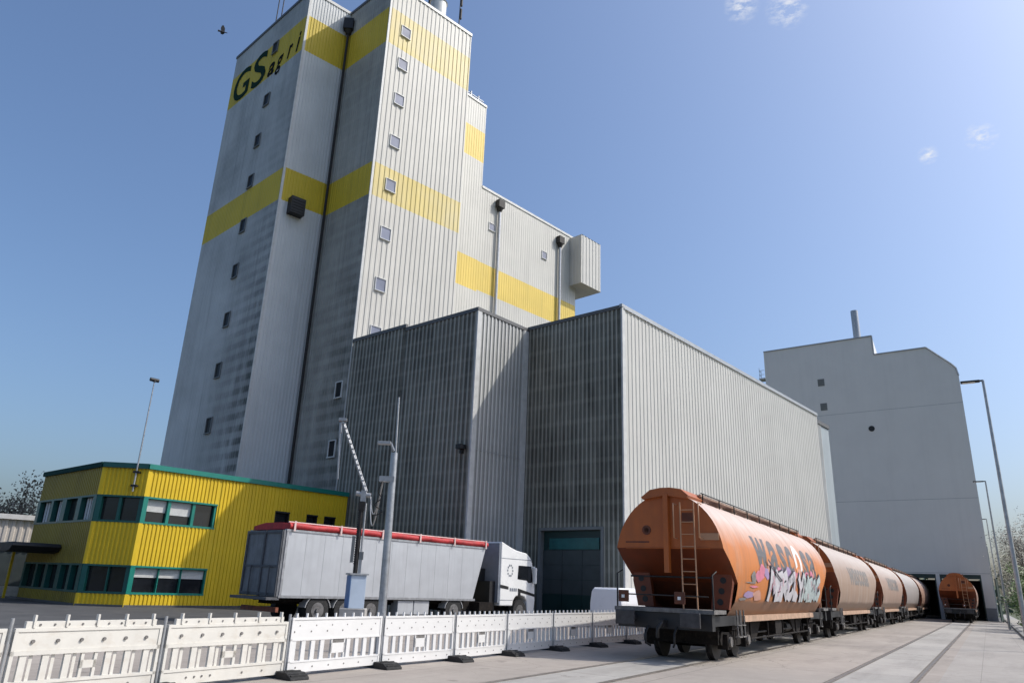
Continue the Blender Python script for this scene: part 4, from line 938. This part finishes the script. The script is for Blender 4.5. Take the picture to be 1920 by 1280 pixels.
# ------------------------------------------------------------------ barrier fence
posts = [(-8.55, 7.0), (-7.52, 8.55), (-6.38, 10.28), (-5.19, 12.16), (-3.87, 14.35), (-2.50, 16.55), (-1.10, 18.55), (.14, 20.56), (1.50, 22.75), (2.88, 24.8), (4.28, 26.8), (5.62, 28.95), (6.9, 31.1)]
ordn = ['first', 'second', 'third', 'fourth', 'fifth', 'sixth', 'seventh', 'eighth', 'ninth', 'tenth', 'eleventh', 'twelfth']
def panel(L, old):
    b = MB(); h = MB(); p = []; e = .05; X0, X1 = e, L - e; t = .022
    if old:
        b.box(X0, X1, -.035, .035, .89, .935); b.box(X0 + .12, X1 - .12, -.028, .028, .935, 1.02)
        b.box(X0, X1, -t, t, .655, .889); b.box(X0, X1, -.034, .034, .60, .654); b.box(X0, X1, -.034, .034, .245, .285); b.box(X0, X1, -t, t, .06, .244)
        b.box(X0, X0 + .045, -.034, .034, .06, .889); b.box(X1 - .045, X1, -.034, .034, .06, .889)
        nsl = 7; sw = (X1 - X0 - .09) / nsl
        for i in range(nsl):
            x = X0 + .045 + i * sw
            if i == 3:
                b.box(x + .03, x + sw - .03, -t, t, .40, .50); b.box(x + .03, x + sw * .25, -t, t, .286, .599); b.box(x + sw * .75, x + sw - .03, -t, t, .286, .599)
            else: b.box(x + sw * .30, x + sw * .60, -t, t, .286, .599); b.box(x + sw * .74, x + sw * .90, .002, .010, .286, .599)
        for k in range(6):
            x = X0 + .25 + k * (X1 - X0 - .5) / 5; h.tube([(x, -.045, .77), (x, -.02, .77)], .024, 10)
        for k in range(9): x = X0 + .3 + k * (X1 - X0 - .6) / 8; h.tube([(x, -.036, .975), (x, -.02, .975)], .016, 8)
        for x in (.48, .62, .75, .9, 1.5, 1.9): h.tube([(x * L / 2.4, -.034, .155), (x * L / 2.4, -.02, .155)], .016, 8)
        for k in range(5): x = X0 + .22 + k * (X1 - X0 - .4) / 4; p.append(MB().box(x - .014, x + .014, -.045, .012, .94, 1.10))
    else:
        b.box(X0, X1, -.034, .034, .96, 1.0); b.box(X0, X1, -t, t, .63, .96); b.box(X0, X1, -.03, .03, .60, .63); b.box(X0, X1, -.03, .03, .23, .26); b.box(X0, X1, -t, t, .06, .23)
        b.box(X0, X0 + .05, -.03, .03, .06, .96); b.box(X1 - .05, X1, -.03, .03, .06, .96)
        nsl = 10; sw = (X1 - X0 - .1) / nsl
        for i in range(nsl):
            x = X0 + .05 + i * sw
            if i in (4, 5):
                if i == 4: b.box(x + .05, x + 2 * sw - .05, -t, t, .35, .53); b.box(x + .05, x + .08, -t, t, .26, .599); b.box(x + 2 * sw - .08, x + 2 * sw - .05, -t, t, .26, .599); b.box(x + sw - .03, x + sw + .03, -t + .001, t - .001, .26, .349); h.box(x + .09, x + 2 * sw - .09, -.018, .004, .532, .597, 0)
            else: b.box(x, x + sw * .42, -t, t, .26, .60); 
        for k in range(6):
            x = X0 + .2 + k * (X1 - X0 - .4) / 5
            h.tube([(x, -.027, .86 + .0), (x, -.018, .86)], .013, 8); h.tube([(x - .12, -.027, .755), (x - .12, -.018, .755)], .016, 8); h.tube([(x, -.027, .145), (x, -.018, .145)], .016, 8)
        for k in range(10): x = X0 + .12 + k * (X1 - X0 - .24) / 9; p.append(MB().box(x - .014, x + .014, -.018, .018, 1.0, 1.075))
    return b, h, p
for i in range(len(posts) - 1):
    p0, p1 = Vector((*posts[i], 0)), Vector((*posts[i + 1], 0)); d = p1 - p0; L = d.length
    old = i < 4
    lb = f"{'cream weathered' if old else 'white'} plastic barrier panel, {ordn[i]} along the fence from the camera end"
    r = thing('barrier', lb, 'barrier', p0, math.atan2(d.y, d.x), 'barrier panels fencing off the yard')
    b, h, p = panel(L, old); m = M_['fence_old'] if old else M_['fence_new']
    b.build('board', m, r); h.build('reflector', M_['hole'], r); [pk.build('peg', m, r) for pk in p]
    b = MB(); b.tube([(.0, 0, .05), (.0, 0, 1.06)], .024, 8); b.build('post', M_['steel_light'], r)
    # rubber foot, its long side across the fence
    fa = Matrix.Rotation(R(90 - 8), 4, 'Z')
    b = MB(); b.prism([(-.52, 0), (-.50, .05), (-.36, .12), (.34, .12), (.48, .05), (.5, 0)], lambda u, v, w: fa @ Vector((u, w, v)), -.2, .2)
    ft = b.build('foot', M_['rubber'], r, bevel=.015)
    b = MB()
    for k in range(4): b.frame(Vector(), fa @ Vector((1, 0, 0)), fa @ Vector((0, 1, 0)), UP, -.49 + k * .07, -.455 + k * .07, -.17, .17, .055 + .018 * k, .085 + .018 * k)
    gq = b.build('grip', M_['rubber'], r); gq.parent = ft

# ------------------------------------------------------------------ sampling arm on its cabinet
q0 = Vector((-4.90, 25.53, 0))
smp = thing('sampling_probe', 'grain sampling arm on a blue cabinet beside the trailer', 'sampling machine', q0, R(5))
b = MB(); b.box(-.36, .46, -.4, .4, 0, .82); b.build('base', M_['concrete_base'], smp, bevel=.02)
rot = R(-38)
ca, sa = math.cos(R(-12)), math.sin(R(-12))
b = MB(); ex = Vector((math.cos(R(22)), math.sin(R(22)), 0)); ey = Vector((-ex.y, ex.x, 0)); z0 = Vector((0.02, 0, 0))
b.frame(z0, ex, ey, UP, -.22, .30, -.24, .24, .82, 1.86); b.build('cabinet', M_['paleblue'], smp, bevel=.015)
b = MB(); b.frame(z0, ex, ey, UP, -.235, -.221, -.235, .235, .84, 1.84); b.build('side_panel', M_['blue'], smp)
b = MB(); b.frame(z0, ex, ey, UP, -.27, .35, -.29, .29, 1.86, 1.91); b.build('lid', M_['steel'], smp)
b = MB(); b.tube([(-.02, 0, 1.91), (-.02, 0, 4.3)], .075, 10); b.box(-.12, .08, -.1, .1, 3.95, 4.25)
for i in range(26): b.box(-.11, -.085, -.03, .03, 2.2 + i * .075, 2.24 + i * .075)
b.build('column', M_['dark_steel'], smp)
b = MB(); b.tube([(.12, -.02, 2.3), (.12, -.02, 4.2)], .035, 8); b.box(.07, .17, -.05, .02, 1.91, 2.35); b.build('actuator', M_['steel_light'], smp)
b = MB(); b.box(-.22, -.13, -.08, .08, 2.25, 3.1); b.box(.06, .2, -.06, .06, 2.35, 2.6); b.build('control_box', M_['frame_grey'], smp)
b = MB(); b.tube([(-.25, 0, 4.52), (.25, .0, 4.46)], .085, 10); b.box(-.08, .1, -.09, .09, 4.25, 4.62); b.build('hinge', M_['steel_light'], smp)
b = MB(); b.tube([(.12, 0, 4.45), (-1.0, .06, 7.03)], .04, 8); b.tube([(.10, 0.05, 4.62), (-1.0, .12, 7.13)], .03, 6)
for i in range(14): t_ = i / 14; b.box(.1 - 1.1 * t_ - .03, .1 - 1.1 * t_ + .03, -.03, .1, 4.6 + 2.5 * t_, 4.63 + 2.5 * t_)
b.build('arm', M_['steel_light'], smp)
b = MB(); b.tube([(-1.05, .06, 6.85), (-.94, .06, 4.98)], .035, 8); b.tube([(-1.03, .06, 6.95), (-1.02, .06, 6.6)], .06, 8); b.box(-1.12, -.85, .0, .15, 7.02, 7.12); b.build('probe_tube', M_['steel_light'], smp)
# lamp post with mast next to it
lpq = Vector((-3.02, 19.77, 0))
lp = thing('lamp_post', 'grey steel post with a flat lamp head and thin rod, behind the barrier fence', 'lamp post', lpq)
b = MB(); b.tube([(0, 0, 0), (-.05, 0, 5.0)], .115, 14, r1=.09); b.build('pole', M_['steel'], lp)
b = MB(); b.tube([(.0, 0, 4.3), (-.06, 0, 6.55)], .028, 6); b.build('rod', M_['steel_light'], lp)
b = MB(); b.box(-.52, -.16, -.09, .09, 5.22, 5.30); b.tube([(-.16, 0, 5.25), (-.06, 0, 5.05)], .04, 6); b.build('lamp_head', M_['steel_light'], lp, bevel=.01)
b = MB(); b.box(-.38, .02, -.1, .1, 4.22, 4.36); b.build('junction_box', M_['steel_light'], lp)
# hanging cable loops
b = MB(); pA = q0 + Vector((.25, 0, 4.42)); pB = lpq + Vector((-.30, 0, 4.22))
for sag, k in ((1.05, 0), (.7, .06)):
    pts = [pA.lerp(pB, t_ / 16) + Vector((0, k, -sag * 4 * (t_ / 16) * (1 - t_ / 16))) for t_ in range(17)]; b.tube(pts, .018, 6, 0)
pts = [pB + Vector((-.05 + .14 * math.sin(t_ * .9) * (t_ / 18), .1 * math.cos(t_ * .9), -.9 * t_ / 18)) for t_ in range(19)]; b.tube(pts, .014, 5, 1)
tag(b.build('hanging_cable', [M_['steel_light'], M_['dark_steel']]), 'loops of pale cable hanging between the sampling arm and the grey post', 'cable')

# ------------------------------------------------------------------ street lamps on the right
for k, (s_, nm) in enumerate(((15.0, 'nearest'), (47.5, 'second'), (79.5, 'third'), (129, 'farthest'))):
    p = tp(s_, 8.02)
    r = thing('street_lamp', f'{nm} of the tall street lamps with short flat arm along the right kerb', 'street lamp', p, R(90 - 122.3), 'street lamps along the right kerb')
    b = MB(); b.tube([(0, 0, 0), (0, 0, 11.0)], .10, 12, r1=.055); b.build('pole', M_['steel'], r)
    b = MB(); b.box(-.12, .02, -.03, .03, 10.96, 11.03); b.box(-.85, -.12, -.14, .14, 10.95, 11.02); b.build('lamp_head', M_['black'], r, bevel=.01)
    b = MB(); b.box(-.78, -.3, -.11, .11, 10.935, 10.949); b.build('lens', M_['pale'], r)

# ------------------------------------------------------------------ bird
bp = Vector((-21.4, 42.5, 38.25))
ex = Vector((.85, .45, .1)).normalized(); ey = Vector((-.2, .5, .85)); ey = (ey - ex * ey.dot(ex)).normalized(); ez = ex.cross(ey)
b = MB(); b.tube([bp - ex * .34, bp - ex * .2, bp, bp + ex * .14, bp + ex * .22, bp + ex * .3], .07, 8, r1=.02)
brd = b.build('bird', M_['bird'], origin=bp); tag(brd, 'black bird flying in the sky to the left of the tower', 'bird')
for s_ in (-1, 1):
    b = MB(); P = lambda u, v, t_: bp + ex * u + ey * (v * .7) * s_ * (1 if s_ > 0 else -.9) + ez * s_ * v * .6 + ey * t_
    o_ = [(-.14, .03), (.1, .03), (.12, .3), (.02, .55), (-.1, .5), (-.16, .28)]
    b.prism(o_, P, -.008, .008); wg = b.build('wing', M_['bird'], origin=None); wg.parent = brd; wg.location = -bp

# ------------------------------------------------------------------ trees and bushes
def leafmat(name, c, var=.3):
    m, t, b = start(name); co = t.coords()
    g_ = t.new('ShaderNodeNewGeometry'); n = t.noise(co, 1.3, 3, .6)
    k = t.math('ADD', t.math('MULTIPLY', g_.outputs['Random Per Island'], .6), t.math('MULTIPLY', n, .4))
    t.put(b.inputs['Base Color'], t.mix(k, [q * (1 - var) for q in c], [min(1, q * (1 + var)) for q in c])); b.inputs['Roughness'].default_value = .6
    return m
LG = leafmat('leaf_fresh', (.10, .17, .03)); LD = leafmat('leaf_dark', (.045, .07, .025)); LP = leafmat('blossom_pale', (.17, .15, .115)); LY = leafmat('leaf_olive', (.10, .105, .045))
def tree(name, label, cat, base, h, cr, leaf, n, seed, lsz=.16, trunk=.12, low=.25, group=None, clump=9):
    g_ = random.Random(seed); r = thing(name, label, cat, base, 0, group); base = Vector(base)
    t = MB(); tips = []
    t.tube([base - UP * .1, base + Vector((g_.uniform(-.1, .1), 0, h * .35)), base + Vector((g_.uniform(-.2, .2), g_.uniform(-.2, .2), h * .8))], trunk, 7, r1=trunk * .3)
    for i in range(clump):
        a = g_.uniform(0, 6.28); z = h * g_.uniform(low, .95); rr = cr * g_.uniform(.35, .95) * (1 - .55 * max(0, z / h - .55) / .45)
        e = base + Vector((math.cos(a) * rr, math.sin(a) * rr, z)); t.tube([base + UP * z * .62, base.lerp(e, .5) + UP * z * .35, e], trunk * .4, 5, r1=trunk * .08); tips.append(e)
        for _ in range(3): e2 = e + Vector((g_.gauss(0, 1), g_.gauss(0, 1), g_.gauss(0, .8))) * cr * .28; t.tube([e.lerp(base + UP * z * .8, .35), e2], trunk * .14, 4, r1=.008); tips.append(e2)
    t.build('trunk', M_['bark'], r, world=True)
    c = MB()
    for i in range(n):
        q = g_.choice(tips) + Vector((g_.gauss(0, 1), g_.gauss(0, 1), g_.gauss(0, .9))) * cr * .17
        u = Vector((g_.gauss(0, 1), g_.gauss(0, 1), g_.gauss(0, 1))).normalized(); v_ = u.orthogonal().normalized(); s_ = lsz * g_.uniform(.5, 1.2)
        c.add([q - u * s_, q + v_ * s_ * .45, q + u * s_, q - v_ * s_ * .45], [(0, 1, 2, 3)])
    c.build('crown', leaf, r, world=True)
    return r
nb = 0
kinds = [('fresh green bush', LG), ('pale blossoming thin tree', LP), ('olive green young tree', LY), ('dark green bush', LD)]
spec = [(30, 9.9, 2.2, 1.0, 0, 'closest to the camera on the right verge'), (40, 9.9, 3.4, 1.2, 0, 'behind the closest bush on the right verge'), (47, 10.0, 4.2, 1.4, 0, 'midway along the right kerb'), (44, 11.5, 7.0, 2.2, 1, 'behind the green bushes by the nearest lamp'),
        (56, 9.8, 3.2, 1.0, 3, 'low by the right kerb below the pale trees'), (58, 11.0, 9.0, 2.6, 1, 'beside the second street lamp'), (66, 9.9, 5.0, 1.4, 2, 'before the far dark gate'), (74, 10.6, 9.5, 2.6, 1, 'behind the dark gate leaf'), (84, 10.2, 7.5, 2.2, 2, 'beside the far grey hall'), (98, 10.6, 10, 2.8, 1, 'at the far end of the right verge')]
for i, (s_, l_, h_, cr_, kd, wh_) in enumerate(spec):
    nm, lm = kinds[kd]
    tree('bush' if h_ < 4 else 'young_tree', f'{nm} {wh_}', 'bush' if h_ < 4 else 'tree', tp(s_, l_), h_, cr_, lm, 4500 if kd != 1 else 3500, 40 + i, .11 if kd != 1 else .10, .05 + h_ * .008, .12 if h_ < 4 else .25, clump=18)
tree('tree', 'pale green loose tree behind the low hall at the left edge', 'tree', (-43.5, 67, 0), 8.2, 3.4, LP, 7000, 90, .15, .2, clump=26)
tree('tree', 'low grey-green tree at the far left behind the low hall', 'tree', (-50.0, 66, 0), 6.6, 3.2, LP, 6000, 91, .15, .18, clump=26)
# far woods
g_ = random.Random(5); c = MB()
for i in range(9000):
    a = g_.uniform(-62, 70); dist = g_.uniform(190, 260); q = az(a) * dist + UP * abs(g_.gauss(0, 1)) * 4.2
    u = Vector((g_.gauss(0, 1), g_.gauss(0, 1), g_.gauss(0, 1))).normalized(); v_ = u.orthogonal().normalized(); s_ = g_.uniform(.6, 1.5); c.add([q - u * s_, q + v_ * s_ * .7, q + u * s_, q - v_ * s_ * .7], [(0, 1, 2, 3)])
tag(c.build('distant_wood', LD), 'distant belt of dark trees on the horizon', 'wood', kind='stuff')
# grass on the verge
c = MB()
for i in range(7000):
    s_ = g_.uniform(5, 70); l_ = 9.2 + abs(g_.gauss(0, 1.3)); p = tp(s_, l_, -.03); hh = g_.uniform(.05, .22); u = Vector((g_.gauss(0, 1), g_.gauss(0, 1), 0)) * .03
    c.add([p - u, p + u, p + UP * hh + Vector((g_.gauss(0, .04), g_.gauss(0, .04), 0))], [(0, 1, 2)])
tag(c.build('verge_grass', LG), 'short grass on the verge beyond the right kerb', 'grass', kind='stuff')

# ------------------------------------------------------------------ sky, sun, camera
SUN_AZ, SUN_EL = 86.5, 46.0
wd = bpy.data.worlds.new('World'); sc.world = wd; wd.use_nodes = True
nt = wd.node_tree; bg = nt.nodes['Background']; t = NT(wd)
sky = t.new('ShaderNodeTexSky', sky_type='NISHITA'); sky.sun_disc = False; sky.sun_elevation = R(SUN_EL); sky.sun_rotation = R(SUN_AZ); sky.altitude = 0; sky.air_density = 1.1; sky.dust_density = 4.0; sky.ozone_density = 6.5
# a few thin cirrus wisps high on the right
gen = t.new('ShaderNodeTexCoord').outputs['Generated']; tot = None
for dr, rad, sx in (((.31, .69, .66), .026, (2, 2, 1.2)), ((.26, .70, .67), .022, (2, 2, 1.2)), ((.52, .70, .50), .018, (2, 2, 4)), ((.475, .73, .492), .012, (2, 2, 3))):
    ds = t.new('ShaderNodeVectorMath', operation='DISTANCE'); t.l.new(gen, ds.inputs[0]); v = Vector(dr).normalized(); ds.inputs[1].default_value = v
    fall = t.math('SUBTRACT', 1.0, t.math('DIVIDE', ds.outputs['Value'], rad), clamp=True)
    tot = fall if tot is None else t.math('MAXIMUM', tot, fall)
nz = t.ramp(t.noise(gen, 75, 7, .65, (1, 1, 2.2)), .42, .72)
cl = t.math('MULTIPLY', t.math('MULTIPLY', tot, nz), 1.3, clamp=True)
mix = t.mix(cl, sky.outputs[0], (5.0, 5.1, 5.3)); t.l.new(mix, bg.inputs['Color'])
bg.inputs['Strength'].default_value = .15
sl = bpy.data.lights.new('sun', 'SUN'); sl.energy = 3.1; sl.angle = R(.55); sl.color = (1, .955, .88)
so = bpy.data.objects.new('sun', sl); COL.objects.link(so)
sd = az(SUN_AZ) * math.cos(R(SUN_EL)) + UP * math.sin(R(SUN_EL)); so.rotation_euler = sd.to_track_quat('Z', 'Y').to_euler(); so.location = sd * 200

cam = bpy.data.cameras.new('camera'); co_ = bpy.data.objects.new('camera', cam); COL.objects.link(co_)
cam.sensor_width = 36; cam.lens = 1368 / 1920 * 36; cam.clip_start = .1; cam.clip_end = 6000
P_, RR = R(18.5), R(-2.24)
Mx = Matrix(((1, 0, 0), (0, math.sin(P_), math.cos(P_)), (0, -math.cos(P_), math.sin(P_)))) @ Matrix(((math.cos(RR), -math.sin(RR), 0), (math.sin(RR), math.cos(RR), 0), (0, 0, 1)))
right = Mx @ Vector((1, 0, 0)); down = Mx @ Vector((0, 1, 0)); fwd = Mx @ Vector((0, 0, 1))
m4 = Matrix.Identity(4)
for i in range(3): m4[i][0] = right[i]; m4[i][1] = -down[i]; m4[i][2] = -fwd[i]
m4[2][3] = 1.7; co_.matrix_world = m4
sc.camera = co_
for o_ in list(bpy.data.objects):
    for k in ('_loc', '_rz'):
        if k in o_: del o_[k]
vs_ = sc.view_settings; vs_.view_transform = 'Standard'; vs_.look = 'None'; vs_.exposure = .22; vs_.gamma = 1
sc.render.engine = 'CYCLES'
sc.cycles.use_denoising = True
